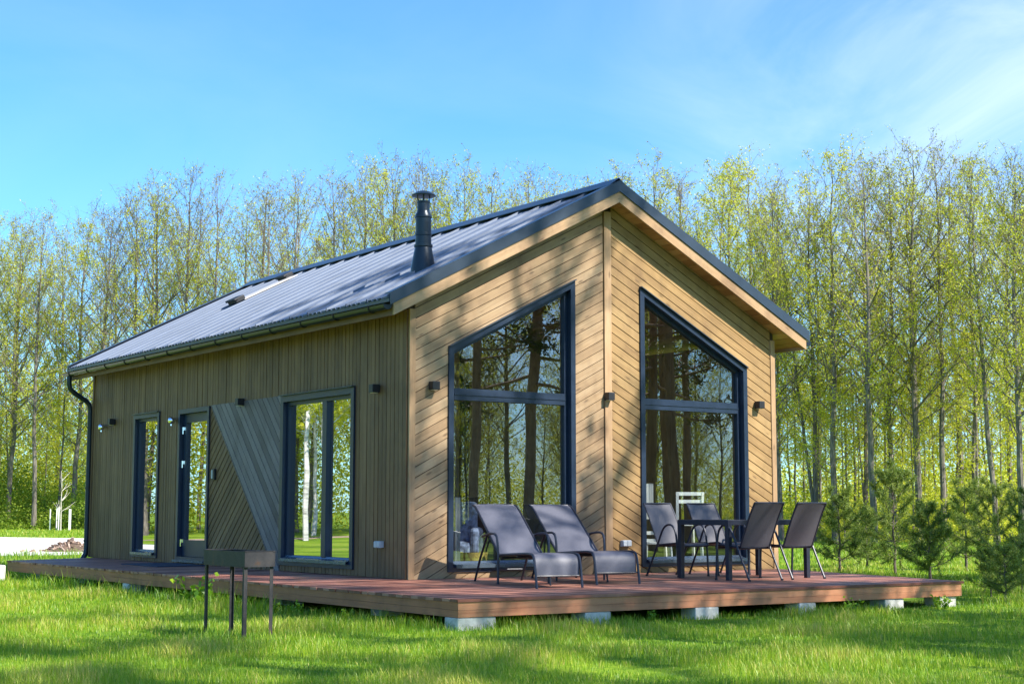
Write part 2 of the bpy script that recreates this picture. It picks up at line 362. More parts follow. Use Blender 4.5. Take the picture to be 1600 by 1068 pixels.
# ------------------------------------------------------------------ the cabin
W, LEN = 6.3, 11.1
OF, OS, OB = .301, .389, .217
SL = .509
ZE = 3.206
RX = W/2
def zb(x): return ZE + SL*(RX+OS-abs(x-RX))    # underside of the barge boards
RH = .286
cabin = thing('wooden_cabin', 'wooden gabled cabin with two tall angled front windows and dark ribbed metal roof', 'cabin')
FR = lambda a, z, o: (a, -o, z)                # front wall plane
SI = lambda a, z, o: (-o, a, z)                # long side wall plane
ztop = lambda x: zb(x)+.05
A, B = .575, 2.583
ZWL, ZW0 = 2.895, .078
ZWH = ZWL+SL*(B-A)
# front wall: core and diagonal boards
def fregs(x0, x1, a, b):                       # regions of the left half around its window
    zt = lambda x: ZWL+SL*(x-a)
    return [[(x0,0),(a,0),(a,ztop(a)),(x0,ztop(x0))], [(a,0),(b,0),(b,ZW0),(a,ZW0)],
            [(a,zt(a)),(b,zt(b)),(b,ztop(b)),(a,ztop(a))], [(b,0),(x1,0),(x1,ztop(x1)),(b,ztop(b))]]
mir = lambda R: [[(W-a, z) for a, z in r][::-1] for r in R]
random.seed(3)
RL = fregs(0, RX, A+.03, B-.03); RR = mir(RL)
mb = MB()
for r in RL+RR: mb.prism(r, -.20, 0, FR)
core = mb.build('front_wall', M_CORE, cabin)
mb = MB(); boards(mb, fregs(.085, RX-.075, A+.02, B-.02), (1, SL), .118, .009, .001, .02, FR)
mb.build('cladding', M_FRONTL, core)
mb = MB(); boards(mb, mir(fregs(.085, RX-.075, A+.02, B-.02)), (1, -SL), .118, .012, .001, .02, FR)
mb.build('cladding', M_FRONT, core)
mb = MB(); mb.box((.0425, -.0175, 1.66), (.085, .035, 3.36), axis=2, tone=.6); mb.build('corner_board', M_TRIM, core)
mb = MB(); mb.box((W-.0425, -.0175, 1.66), (.085, .035, 3.36), axis=2, tone=.5); mb.build('corner_board', M_TRIM, core)
mb = MB(); mb.box((RX, -.019, 2.46), (.12, .038, 4.92), axis=2, tone=.7); mb.build('centre_board', M_TRIM, core)

# side wall
D0, D1, DZ = 5.88, 7.09, 2.455                 # door
B0, B1, BZ0, BZ1 = 1.295, 3.42, .085, 2.45     # big two pane window
S0, S1, SZ0, SZ1 = 7.89, 9.02, .067, 2.467     # small window
zs = 3.33
def sregs(z0, z1):
    return [[(.0,z0),(B0,z0),(B0,z1),(.0,z1)], [(B0,BZ1),(B1,BZ1),(B1,z1),(B0,z1)], [(B0,z0),(B1,z0),(B1,BZ0),(B0,BZ0)],
            [(D0,DZ),(D1,DZ),(D1,z1),(D0,z1)], [(D0,z0),(D1,z0),(D1,.05),(D0,.05)],
            [(D1,z0),(S0,z0),(S0,z1),(D1,z1)], [(S0,SZ1),(S1,SZ1),(S1,z1),(S0,z1)], [(S0,z0),(S1,z0),(S1,SZ0),(S0,SZ0)],
            [(S1,z0),(LEN,z0),(LEN,z1),(S1,z1)]]
mid_lo = [(B1,0),(D0,0),(D0,2.46),(B1,2.46)]; mid_hi = [(B1,2.46),(D0,2.46),(D0,zs),(B1,zs)]
mb = MB()
for r in sregs(0, zs)+[mid_lo, mid_hi]: mb.prism(r, -.20, 0, SI)
swall = mb.build('side_wall', M_CORE, cabin)
mb = MB(); boards(mb, [[(max(a,.004), z) for a, z in r] for r in sregs(.005, zs)]+[mid_hi], (0, 1), .0985, .010, .001, .02, SI, .003)
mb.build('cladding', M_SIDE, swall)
e0, e1 = (5.85, 2.46), (3.60, .03)             # the seam between the brown and the grey panel
dx, dz = e1[0]-e0[0], e1[1]-e0[1]
nxs, nzs = -dz, dx; ds = nxs*e0[0]+nzs*e0[1]
brown = clip(mid_lo, -nxs, -nzs, -ds); grey = clip(mid_lo, nxs, nzs, ds)
if sum(a for a, z in brown)/len(brown) < sum(a for a, z in grey)/len(grey): brown, grey = grey, brown
mb = MB(); boards(mb, [brown], (dz, -dx), .105, .016, .001, .02, SI)
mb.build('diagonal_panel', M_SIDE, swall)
mb = MB(); boards(mb, [grey], (dx, dz), .118, .010, .001, .034, SI)
mb.build('diagonal_panel', M_GREY, swall, label='grey painted diagonal board panel')
mb = MB(); mb.box((-.018, LEN-.035, 1.66), (.036, .07, 3.3), axis=2); mb.build('corner_board', M_SIDE, swall)
# back and far walls, footing
mb = MB(); mb.prism([(0,0),(W,0),(W,ztop(W)),(RX,ztop(RX)),(0,ztop(0))], 0, -.2, lambda a, z, o: (a, LEN+o, z)); mb.build('back_wall', M_SIDE, cabin)
mb = MB(); mb.box((W-.1, LEN/2, zs/2), (.2, LEN-.41, zs), axis=2); mb.build('far_wall', M_FRONT, cabin)
mb = MB(); mb.box((W/2, LEN/2, (GZ-.1)/2-.01), (W-.1, LEN-.1, -GZ+.08)); mb.build('footing', M_CONC, cabin)
mb = MB(); mb.box((W/2, LEN/2, .02), (W-.42, LEN-.42, .04)); mb.build('inside_floor', M_FLOOR, cabin)
mb = MB(); mb.prism([(.21,.045),(W-.21,.045),(W-.21,3.2),(RX,4.7),(.21,3.2)], 0, -.1, lambda a, z, o: (a, 4.9+o, z)); mb.build('partition_wall', M_INNER, cabin)

# roof
roofz = lambda x: zb(x)+RH
y0, y1 = -OF, LEN+OB
mb = MB()
xe = -OS-.07
pitch = .52; n = int((y1-y0)/pitch)
prof = []
for i in range(n):
    q = y0+.02+i*(y1-y0-.04)/n; w = (y1-y0-.04)/n
    prof += [(q, 0), (q+.004, .042), (q+.024, .042), (q+.028, 0)]
    for f in (.30, .53, .76): prof += [(q+w*f, 0), (q+w*f+.02, .017), (q+w*f+.055, .017), (q+w*f+.075, 0)]
prof.append((y1-.02, 0))
for sgn in (-1, 1):
    xa, xb = (xe, RX) if sgn < 0 else (W-xe, RX)
    vs_ = []; fs_ = []
    for (q, h) in prof: vs_ += [(xa, q, zb(xa)+RH-.045+h), (xb, q, zb(RX)+RH-.045+h)]
    for i in range(len(prof)-1): fs_.append((2*i, 2*i+1, 2*i+3, 2*i+2))
    mb.add(vs_, fs_)
roof = mb.build('roof', M_ROOF, cabin)
mb = MB()
for sgn in (-1, 1):                            # deck boards under the sheet, seen as the soffit
    X = lambda a: a if sgn < 0 else W-a
    nb = int((RX+OS)/.12)
    for i in range(nb):
        a0 = -OS+.02+i*(RX+OS-.02)/nb; a1 = a0+(RX+OS-.02)/nb-.008
        vs_ = [(X(a), y, zb(a)+h) for h in (.03, .05) for y in (y0+.03, y1-.03) for a in (a0, a1)]
        r = rnd(0, 9)
        mb.add(vs_, [(0,1,3,2),(4,6,7,5),(0,4,5,1),(2,3,7,6),(0,2,6,4),(1,5,7,3)], random.random(), [(v[1]+r, v[0], r) for v in vs_])
mb.build('soffit', M_SOFFIT, roof)
mb = MB(); mb.prism([(-OS+.03, zb(-OS+.03)+.06), (RX, zb(RX)+.06), (W+OS-.03, zb(-OS+.03)+.06), (W+OS-.03, zb(-OS+.03)+.22), (RX, zb(RX)+.22), (-OS+.03, zb(-OS+.03)+.22)], -y0-.04, -y1+.04, FR)
mb.build('roof_core', M_CORE, roof)
for ys, yt in ((y0, y0+.035), (y1-.035, y1)):
    for sgn in (-1, 1):
        mb = MB(); X = (lambda a: a) if sgn < 0 else (lambda a: W-a)
        zt = .150
        mb.prism([(X(-OS), zb(-OS)), (X(RX), zb(RX)), (X(RX), zb(RX)+zt), (X(-OS), zb(-OS)+zt)], -ys, -yt, FR, tone=rnd(.4,.8), grain=lambda a, z: (a+sgn*7, z-SL*a*(-sgn), 3))
        mb.build('barge_board', M_TRIM, roof)
        mb = MB()                               # metal verge flashing: outer face, top flange over the sheet
        mb.prism([(X(-OS-.06), zb(-OS-.06)+zt), (X(RX), zb(RX)+zt), (X(RX), zb(RX)+RH+.005), (X(-OS-.06), zb(-OS-.06)+RH+.005)], -ys+.018, -ys+.003 if ys == y0 else -yt-.018, FR)
        yy = (ys-.018, ys+.13) if ys == y0 else (yt-.13, yt+.018)
        vs_ = [(X(a), y, zb(a)+RH+h) for h in (.006, .018) for y in yy for a in (-OS-.06, RX)]
        mb.add(vs_, [(0,1,3,2),(4,6,7,5),(0,4,5,1),(2,3,7,6),(0,2,6,4),(1,5,7,3)])
        mb.build('verge_flashing', M_TRIMMETAL, roof)
mb = MB()
mb.prism([(RX-.17, roofz(RX-.17)+.012), (RX, roofz(RX)+.045), (RX+.17, roofz(RX+.17)+.012), (RX+.17, roofz(RX+.17)+.022), (RX, roofz(RX)+.057), (RX-.17, roofz(RX-.17)+.022)], -y0-.005, -y1+.005, FR)
mb.build('ridge_cap', M_TRIMMETAL, roof)
for sgn in (-1, 1):
    X = (lambda a: a) if sgn < 0 else (lambda a: W-a)
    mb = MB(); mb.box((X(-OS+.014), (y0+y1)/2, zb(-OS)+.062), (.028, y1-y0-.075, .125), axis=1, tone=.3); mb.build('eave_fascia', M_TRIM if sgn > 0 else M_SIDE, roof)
    mb = MB(); mb.box((X(-OS-.052), (y0+y1)/2, zb(-OS)+.195), (.012, y1-y0-.04, .07)); mb.build('drip_edge', M_TRIMMETAL, roof)
# gutters
def gutter(sgn):
    X = (lambda a: a) if sgn < 0 else (lambda a: W-a)
    mb = MB(); cx, cz, r = -OS-.075, zb(-OS)+.125, .062
    k = 9; vs_ = []; fs_ = []
    ends = [y0+.03, y1+.05]
    for y in ends:
        for rr in (r, r-.006):
            for i in range(k):
                a = math.pi*(1+i/(k-1)); vs_.append((X(cx+rr*math.cos(a)), y, cz+rr*math.sin(a)))
    for i in range(k-1):
        fs_ += [(i, i+1, 2*k+i+1, 2*k+i), (k+i, 3*k+i, 3*k+i+1, k+i+1)]
    fs_ += [(0, 2*k, 3*k, k), (k-1, 2*k-1, 4*k-1, 3*k-1), tuple(range(k)), tuple(range(2*k, 3*k))]
    mb.add(vs_, fs_)
    gt = mb.build('gutter', M_FLUE, cabin, smooth=True)
    ys_ = [y0+.4+i*(y1-y0-.7)/12 for i in range(13)]
    for y in ys_:
        m2 = MB(); m2.tube([(X(cx+(r+.006)*math.cos(a)), y, cz+(r+.006)*math.sin(a)) for a in [math.pi*(1+i/8) for i in range(9)]], .007, 5)
        m2.build('gutter_bracket', M_BLACK, gt)
    return gt, cx, cz
gt, gx, gz = gutter(-1); gutter(1)
mb = MB()
yd = LEN+.04
pth = [(gx, yd, gz-.06), (gx, yd, gz-.20)]
pth += [(gx+.02, yd, gz-.29), (gx+.10, yd-.0, gz-.36), (gx+.33, yd, gz-.50), (gx+.39, yd, gz-.57), (gx+.41, yd, gz-.68), (gx+.41, yd, .20), (gx+.40, yd, .06), (gx+.34, yd, -.04), (gx+.22, yd, -.10)]
mb.tube(pth, .047, 14); mb.build('downspout', M_FLUE, gt, smooth=True)
for z in (2.35, 1.25, .30):
    m2 = MB(); m2.lathe([(.049,-.018),(.056,-.018),(.056,.018),(.049,.018)], (gx+.41, yd, z), 14); m2.box((gx+.46, yd, z), (.09, .02, .02)); m2.build('pipe_clip', M_BLACK, gt)

# chimney on the near slope
chx, chy = .72, .83
zc = roofz(chx)-.02
mb = MB()
mb.lathe([(.172,-.10),(.168,-.02),(.112,.27),(.125,.272),(.125,.30),(.108,.305),(.105,.42),(.113,.425),(.113,.45),(.105,.455),(.105,.66),(.115,.665),(.115,.69),(.088,.74),(.084,.76),(.084,.86),(.09,.865),(.09,.89),(.078,.89)], (chx, chy, zc), 28)
chim = mb.build('chimney', M_FLUE, roof, smooth=True)
mb = MB()
for i in range(6):
    a = i*math.pi/3; mb.span((chx+.076*math.cos(a), chy+.076*math.sin(a), zc+.87), (chx+.10*math.cos(a), chy+.10*math.sin(a), zc+.97), .016, .006)
mb.lathe([(.03,-.005),(.158,.0),(.162,.012),(.10,.055),(.05,.07),(.0001,.074)], (chx, chy, zc+.955), 28)
mb.build('rain_cowl', M_FLUE, roof, smooth=True)
# roof vents with the pale strip between them
def on_roof(x, y, h=0): return Vector((x, y, roofz(x)+h))
RV = [(1.56, 8.45), (2.64, 8.72)]
ang = math.atan(SL); MR = Matrix.Rotation(-ang, 3, 'Y')
mb = MB(); mb.box(on_roof(2.15, 8.46, .008), (1.15, .40, .012), M=MR); mb.build('pale_strip', M_PALE, roof)
for (x, y), sc in zip(RV, (1, .9)):
    mb = MB(); mb.box(on_roof(x, y, .05), (.20*sc, .34, .09), M=MR); mb.box(on_roof(x-.09, y, .075), (.08, .38, .04), M=MR)
    mb.build('roof_vent', M_RUBBER, roof, bevel=.015)

# windows
def window(poly, F, glass, panes, casing=.075, proud=.045, depth=.07, sashw=.05, rail=None, mull=None, sillw=None, name='window', order=None):
    poly = ccw(poly); inn = inset(poly, casing)
    mb = MB(); mb.ring(poly, inn, -depth-.09, proud, F)
    w = mb.build(name, M_FRAME, cabin)
    fin = inset(inn, sashw); mb = MB(); mb.ring(inset(inn, .001), fin, -depth-.045, -depth+.03, F)
    xs = [a for a, z in fin]; 
    if rail:
        mb.prism(clip(clip(fin, 0, 1, rail[1]), 0, -1, -rail[0]), -depth-.04, -depth+.045, F)
        zc_ = (rail[0]+rail[1])/2
        mb.prism(clip(clip(fin, 0, 1, zc_+.004), 0, -1, -zc_+.012), -depth+.046, -depth+.055, F)
    if mull:
        mb.prism(clip(clip(fin, 1, 0, mull[1]), -1, 0, -mull[0]), -depth-.04, -depth+.045, F)
    mb.build('frame', M_FRAME, w)
    cut = [fin]
    if rail: cut = [clip(fin, 0, -1, -rail[1]), clip(fin, 0, 1, rail[0])]
    if mull: cut = [clip(fin, 1, 0, mull[0]), clip(fin, -1, 0, -mull[1])]
    for c in cut:
        me = bpy.data.meshes.new('glass'); me.from_pydata([F(a, z, -depth-.01) for a, z in (c if F is FR else c[::-1])], [], [tuple(range(len(c)))]); me.materials.append(glass)
        link('glass', me, w)
    x0, x1 = min(xs), max(xs); zbm = min(z for a, z in inn)
    if sillw:
        mb = MB()
        prof = [(-depth+.03, zbm+.055), (-.005, zbm+.03), (proud+.04, zbm+.012), (proud+.04, zbm-.028), (proud+.036, zbm-.028), (proud+.036, zbm+.004), (-depth+.03, zbm+.002)]
        vs_ = [F(a, z, o) for a in (x0-.03, x1+.03) for o, z in prof]; k = len(prof)
        mb.add(vs_, [tuple(range(k)), tuple(range(2*k-1, k-1, -1))]+[(i, (i+1) % k, k+(i+1) % k, k+i) for i in range(k)])
        mb.build('sill', M_SILL, w)
    # drip cap over the head
    top = sorted([p for p in poly if p[1] > 1.0], key=lambda p: p[0])
    mb = MB(); mb.span(Vector(F(top[0][0], top[0][1]+.008, proud*.5+.012)), Vector(F(top[-1][0], top[-1][1]+.008, proud*.5+.012)), proud+.05 if F is SI else proud+.05, .012)
    mb.build('drip_cap', M_TRIMMETAL, w)
    return w
PL = [(A, ZW0), (B, ZW0), (B, ZWH), (A, ZWL)]
window(PL, FR, M_GLASSF, 2, rail=(2.235, 2.385), sillw=1)
window([(W-a, z) for a, z in PL], FR, M_GLASSF, 2, rail=(2.235, 2.385), sillw=1)
window([(B0,BZ0),(B1,BZ0),(B1,BZ1),(B0,BZ1)], SI, M_GLASSS, 2, mull=(2.13, 2.25), sillw=1, casing=.085, depth=.05)
window([(S0,SZ0),(S1,SZ0),(S1,SZ1),(S0,SZ1)], SI, M_GLASSS, 1, sillw=1, casing=.07, depth=.045, sashw=.05)
# the door
poly = [(D0, .045), (D1, .045), (D1, DZ), (D0, DZ)]; inn = inset(poly, .07)
mb = MB(); mb.ring(poly, inn, -.2, .045, SI); door = mb.build('door', M_FRAME, cabin)
li = inset(inset(inn, .003), [.26, .12, .14, .12]); mb = MB(); mb.ring(inset(inn, .003), li, -.11, -.03, SI)
mb.build('door_leaf', M_FRAME, door)
me = bpy.data.meshes.new('glass'); me.from_pydata([SI(a, z, -.055) for a, z in li[::-1]], [], [(0,1,2,3)]); me.materials.append(M_GLASSS); link('glass', me, door)
for z in (2.12, 1.58, .33):
    mb = MB(); mb.tube([SI(D1-.088, z-.055, -.012), SI(D1-.088, z+.055, -.012)], .014, 10); mb.box(SI(D1-.13, z+.03, -.027), (.008, .07, .05)); mb.build('hinge', M_CHROME, door, smooth=True)
mb = MB(); mb.box(SI(D0+.12, 1.08, -.024), (.012, .04, .2)); mb.tube([SI(D0+.12, 1.12, -.02), SI(D0+.12, 1.12, .03), SI(D0+.24, 1.12, .03)], .011, 8); mb.build('handle', M_CHROME, door, smooth=True)
mb = MB(); mb.box((-.02, (D0+D1)/2, .05), (.16, D1-D0-.02, .035)); mb.build('threshold', M_SILL, door)

# wall lamps, ball cameras, sockets, keypad
def wall_lamp(a, z, F, label):
    t = thing('wall_lamp', label, 'wall lamp', F(a, z, .021), 0 if F is FR else -math.pi/2, 'black cube wall lamps')
    mb = MB(); mb.box((0, -.062, 0), (.105, .105, .105)); mb.build('lamp_body', M_BLACK, t, bevel=.006)
    mb = MB(); mb.box((0, -.006, 0), (.085, .012, .085)); mb.build('back_plate', M_BLACK, t)
    mb = MB(); mb.box((0, -.062, -.0535), (.07, .07, .006)); mb.build('lens', M_WHITE, t)
wall_lamp(.332, 2.39, FR, 'black cube wall lamp left of the tall front window behind the loungers')
wall_lamp(3.13, 2.375, FR, 'black cube wall lamp on the centre board between both tall front windows')
wall_lamp(5.93, 2.37, FR, 'black cube wall lamp on the front wall close to the far right corner')
wall_lamp(9.98, 2.40, SI, 'black cube wall lamp near the downspout end of the shaded side wall')
wall_lamp(4.70, 2.445, SI, 'black cube wall lamp above the grey diagonal panel on the side wall')
wall_lamp(.70, 2.385, SI, 'black cube wall lamp on vertical boards between two-pane window and cabin corner')
def ball(a, z, label):
    t = thing('globe_lamp', label, 'lamp', SI(a, z, .021), -math.pi/2)
    mb = MB(); mb.lathe([(.0001,-.062),(.03,-.054),(.052,-.032),(.06,0),(.052,.032),(.03,.054),(.0001,.062)], (0,-.085,0), 20); mb.build('globe', M_CHROME, t, smooth=True)
    mb = MB(); mb.tube([(0,-.003,.02),(0,-.05,.02)], .03, 14); mb.build('mount', M_CHROME, t, smooth=True)
    mb = MB(); mb.lathe([(.012,-.085),(.018,-.085),(.018,-.055),(.012,-.055)], (0,-.085,0), 10); mb.build('tip', M_CHROME, t, smooth=True)
ball(10.40, 2.325, 'chrome globe lamp on side wall near the back corner below a black cube')
ball(7.21, 2.29, 'chrome globe lamp at the upper left corner of the glass door')
def socket(a, z, F, label):
    t = thing('outdoor_socket', label, 'socket', F(a, z, .021), 0 if F is FR else -math.pi/2)
    mb = MB(); mb.box((0, -.03, 0), (.15, .06, .085)); mb.build('case', M_PLASTIC, t, bevel=.008)
    for s in (-1, 1):
        mb = MB(); mb.box((s*.037, -.064, .0), (.066, .012, .07)); mb.build('flap', M_PLASTIC, t, bevel=.004)
socket(3.42, .40, FR, 'pale double wall socket low on the sunlit front between the tall windows')
socket(.594, .417, SI, 'grey double wall socket low on shaded side wall near the front corner')
t = thing('keypad', 'small dark keypad with pale face beside the glass door', 'keypad', SI(5.66, 1.39, .021), -math.pi/2)
mb = MB(); mb.box((0, -.02, 0), (.10, .04, .17)); mb.build('case', M_BLACK, t, bevel=.006)
mb = MB(); mb.box((-.022, -.043, .005), (.045, .006, .13)); mb.build('face', M_PLASTIC, t)

# ------------------------------------------------------------------ deck
deck = thing('wooden_deck', 'low reddish brown wooden deck wrapping the cabin on pale concrete piers', 'deck')
DX0 = -1.78
def xr(y): return 5.27+(y+4.15)*(6.28-5.27)/4.15 if y < 0 else 0.0
def yfront(x): return -3.885-(x-DX0)*.265/7.05
def yback(x): return 10.16+(x-DX0)*.42
random.seed(8)
mb = MB(); pitch = .142; y = -4.3
while y < 10.9:
    lo, hi = y, y+pitch-.007
    if hi > -4.15:
        poly = [(DX0-rnd(-.004,.012), lo), (xr((lo+hi)/2)+rnd(-.004,.006) if lo < 0 else -.001, lo), (xr((lo+hi)/2) if lo < 0 else -.001, hi), (DX0-rnd(-.004,.012), hi)]
        if lo < 0 < hi: poly = [(poly[0][0], lo), (xr(-.01), lo), (xr(-.01), -.03), (-.025, -.03), (-.025, hi), (poly[0][0], hi)]
        if lo < -3.8:
            poly = clip(poly, -.265/7.05, -1, 3.885-DX0*.265/7.05+.0)
        if hi > 10.1 and len(poly) >= 3: poly = clip(poly, -.42, 1, 10.16-DX0*.42)
        if len(poly) >= 3:
            r = rnd(0, 60); tn = random.random()
            mb.prism(poly, -.028, 0, lambda a, z, o: (a, z, o), tn, lambda a, z: (a+r, z, tn*5))
    y += pitch
mb.build('deck_boards', M_DECK, deck)
c0 = (DX0+.012, yfront(DX0)+.014); c1 = (xr(-4.15)-.012, yfront(5.27)+.014); c2 = (xr(-.02)-.012, -.03); c3 = (DX0+.012, yback(DX0)-.012)
for p, q, up in ((c0, c1, .7), (c1, c2, .5), (c3, c0, .3)):
    d = Vector((q[0]-p[0], q[1]-p[1], 0)).normalized(); nn = Vector((d.y, -d.x, 0))
    for k, (zc_, h) in enumerate(((-.0665, .073), (-.139, .068))):
        mb = MB(); off = nn*(-.012+.002*k)
        mb.span(Vector((p[0], p[1], zc_))+off, Vector((q[0], q[1], zc_))+off, .024, h, tone=up+rnd(-.2,.2)); mb.build('fascia_board', M_FASCIA, deck)
mb = MB()
for y in (-3.2, -2.2, -1.2, -.3): mb.box((2.0, y, -.10), (7.2 if y > -4 else 6, .05, .13))
for x in (-1.5, -.8, -.15): mb.box((x, 5, -.10), (.05, 9.8, .13))
mb.build('joists', M_CORE, deck)
def pier(x, y, w, d):
    mb = MB(); mb.box((x, y, (-.175+GZ-.12)/2), (w, d, .175-GZ*-1*0+(-GZ+.12-.175))); 
    return mb
for (x, y, w) in ((-1.55, -3.72, .44), (-.12, -3.78, .33), (1.30, -3.84, .33), (2.75, -3.89, .26), (4.13, -3.93, .32), (5.05, -3.95, .30), (-1.15, -1.6, .3), (-1.15, .8, .3), (-1.62, 4.6, .3), (-1.15, 7.7, .3), (-1.2, 9.7, .3)):
    h = -GZ+.12-.175
    mb = MB(); mb.box((x, y-.03 if y < -3 else y+.10, -.176-h/2), (w, .24, h)); mb.build('concrete_pier', M_CONC, deck, bevel=.012)
b = MB(); b.box((0, 0, .13), (.30, .42, .26)); o = b.build('concrete_block', M_CONC, bevel=.02); o.location = at(-3, 25.2); tag(o, 'pale concrete block in the grass at the far left deck end', 'block')
# doormat
b = MB(); b.box((0, 0, .008), (.80, 1.45, .016)); dm = b.build('doormat', plain('mat_rubber', (.02,.03,.06), .7, bump=.4, scale=40), bevel=.005); dm.location = (-.50, 6.45, 0)
tag(dm, 'dark blue doormat on the deck in front of the glass door', 'doormat')

# ------------------------------------------------------------------ furniture on the deck
def sheetstrip(mb, left, right, th=.006):      # a sling stretched between two side rails
    n = len(left); vs_ = []
    for k in range(n):
        l, r = Vector(left[k]), Vector(right[k])
        t = (Vector(left[min(k+1, n-1)])-Vector(left[max(k-1, 0)])).normalized()
        nn = t.cross(r-l).normalized()*th
        m_ = 6
        for j in range(m_+1):
            sag = math.sin(math.pi*j/m_)*.012
            p = l.lerp(r, j/m_) - nn/th*sag
            vs_ += [p+nn/2, p-nn/2]
    fs_ = []; st = 2*7
    for k in range(n-1):
        for j in range(6):
            a = k*st+2*j; b_ = a+2; c = a+st; d = c+2
            fs_ += [(a, b_, d, c), (a+1, c+1, d+1, b_+1)]
        fs_ += [(k*st, (k+1)*st, (k+1)*st+1, k*st+1), (k*st+12, k*st+13, (k+1)*st+13, (k+1)*st+12)]
    for k in (0, n-1): 
        for j in range(6): a = k*st+2*j; fs_.append((a, a+1, a+3, a+2))
    mb.add(vs_, fs_)
def smoothpath(pts, it=2):
    P = [Vector(p) for p in pts]
    for _ in range(it):
        Q = [P[0]]
        for i in range(len(P)-1): Q += [P[i].lerp(P[i+1], .25), P[i].lerp(P[i+1], .75)]
        Q.append(P[-1]); P = Q
    return P
def make_lounger(label, loc):
    # local: x across, +y towards the head, origin under the foot end
    t = thing('sun_lounger', label, 'sun lounger', loc, -math.radians(13.8), 'sun loungers on the deck')
    w = .27
    seatp = smoothpath([(0,-.03,.13), (0,-.02,.30), (0,.06,.365), (0,.45,.355), (0,1.05,.325)])
    backp = smoothpath([(0,1.06,.33), (0,1.30,.50), (0,1.62,.72), (0,1.86,.88), (0,1.96,.905)])
    for nm, pth in (('seat', seatp), ('backrest', backp)):
        mb = MB(); sheetstrip(mb, [(p.x-w+.012, p.y, p.z) for p in pth], [(p.x+w-.012, p.y, p.z) for p in pth]); mb.build(nm, M_SLING, t, smooth=True)
    for s in (-1, 1):
        mb = MB()
        mb.tube(smoothpath([(s*w,-.09,.0), (s*w,-.05,.20), (s*w,-.01,.345), (s*w,.08,.37), (s*w,.45,.358), (s*w,1.08,.328)]), .015, 8); mb.build('side_rail', M_TUBE, t, smooth=True)
        mb = MB(); mb.tube([(s*w, p.y, p.z) for p in backp], .014, 8); mb.build('back_rail', M_TUBE, t, smooth=True)
        mb = MB(); mb.tube(smoothpath([(s*(w+.045),.98,.0), (s*(w+.045),.97,.30), (s*(w+.05),.98,.50), (s*(w+.05),1.04,.575), (s*(w+.05),1.25,.575), (s*(w+.04),1.52,.535)]), .015, 8); mb.build('armrest', M_TUBE, t, smooth=True)
        mb = MB(); mb.tube([(s*(w+.03),1.38,.555), (s*(w+.03),1.62,.27), (s*(w+.03),1.80,.0)], .014, 8); mb.build('leg', M_TUBE, t, smooth=True)
        mb = MB(); mb.tube([(s*.10,.52,.345), (s*.12,.50,.17), (s*.13,.48,.0)] if s > 0 else [(s*w,1.05,.33),(s*(w+.045),.975,.30)], .012, 8); mb.build('support', M_TUBE, t, smooth=True)
    for y, z in ((-.045,.13), (.98,.30), (1.05,.325), (1.70,.14), (1.965,.905), (.50,.33)):
        mb = MB(); mb.tube([(-w, y, z), (w, y, z)], .012, 8); mb.build('cross_bar', M_TUBE, t, smooth=True)
    return t
d15 = Vector((math.sin(math.radians(15.5)), math.cos(math.radians(15.5)), 0)); p15 = Vector((d15.y, -d15.x, 0))
make_lounger('dark grey sling sun lounger nearer the cabin corner', Vector((.045, -2.62, 0))+p15*.27+d15*.06)
make_lounger('dark grey sling sun lounger beside the dining set, right one of the pair', Vector((1.10, -2.33, 0))+p15*.27+d15*.06)

tb = thing('dining_table', 'dark metal framed rectangular dining table amid four sling chairs', 'table', (3.76, -1.98, 0))
TW, TL, TH = 1.40, .93, .73
mb = MB(); mb.box((0, 0, TH-.008), (TW-.02, TL-.02, .012)); mb.build('table_top', plain('table_glass', (.02,.022,.03), .12, var=.1), tb)
mb = MB()
for s in (-1, 1):
    mb.box((0, s*(TL/2-.03), TH-.035), (TW-.125, .06, .065)); mb.box((s*(TW/2-.03), 0, TH-.035), (.06, TL-.125, .065), axis=1)
mb.build('table_frame', M_TUBE, tb, bevel=.004)
for sx in (-1, 1):
    for sy in (-1, 1):
        x, y = sx*(TW/2-.032), sy*(TL/2-.032)
        mb = MB(); vs_ = []
        for z, h in ((0, .029), (TH-.004, .0325)): vs_ += [(x-h, y-h, z), (x+h, y-h, z), (x+h, y+h, z), (x-h, y+h, z)]
        mb.add(vs_, [(3,2,1,0),(4,5,6,7),(0,1,5,4),(1,2,6,5),(2,3,7,6),(3,0,4,7)]); mb.build('leg', M_TUBE, tb, bevel=.004)
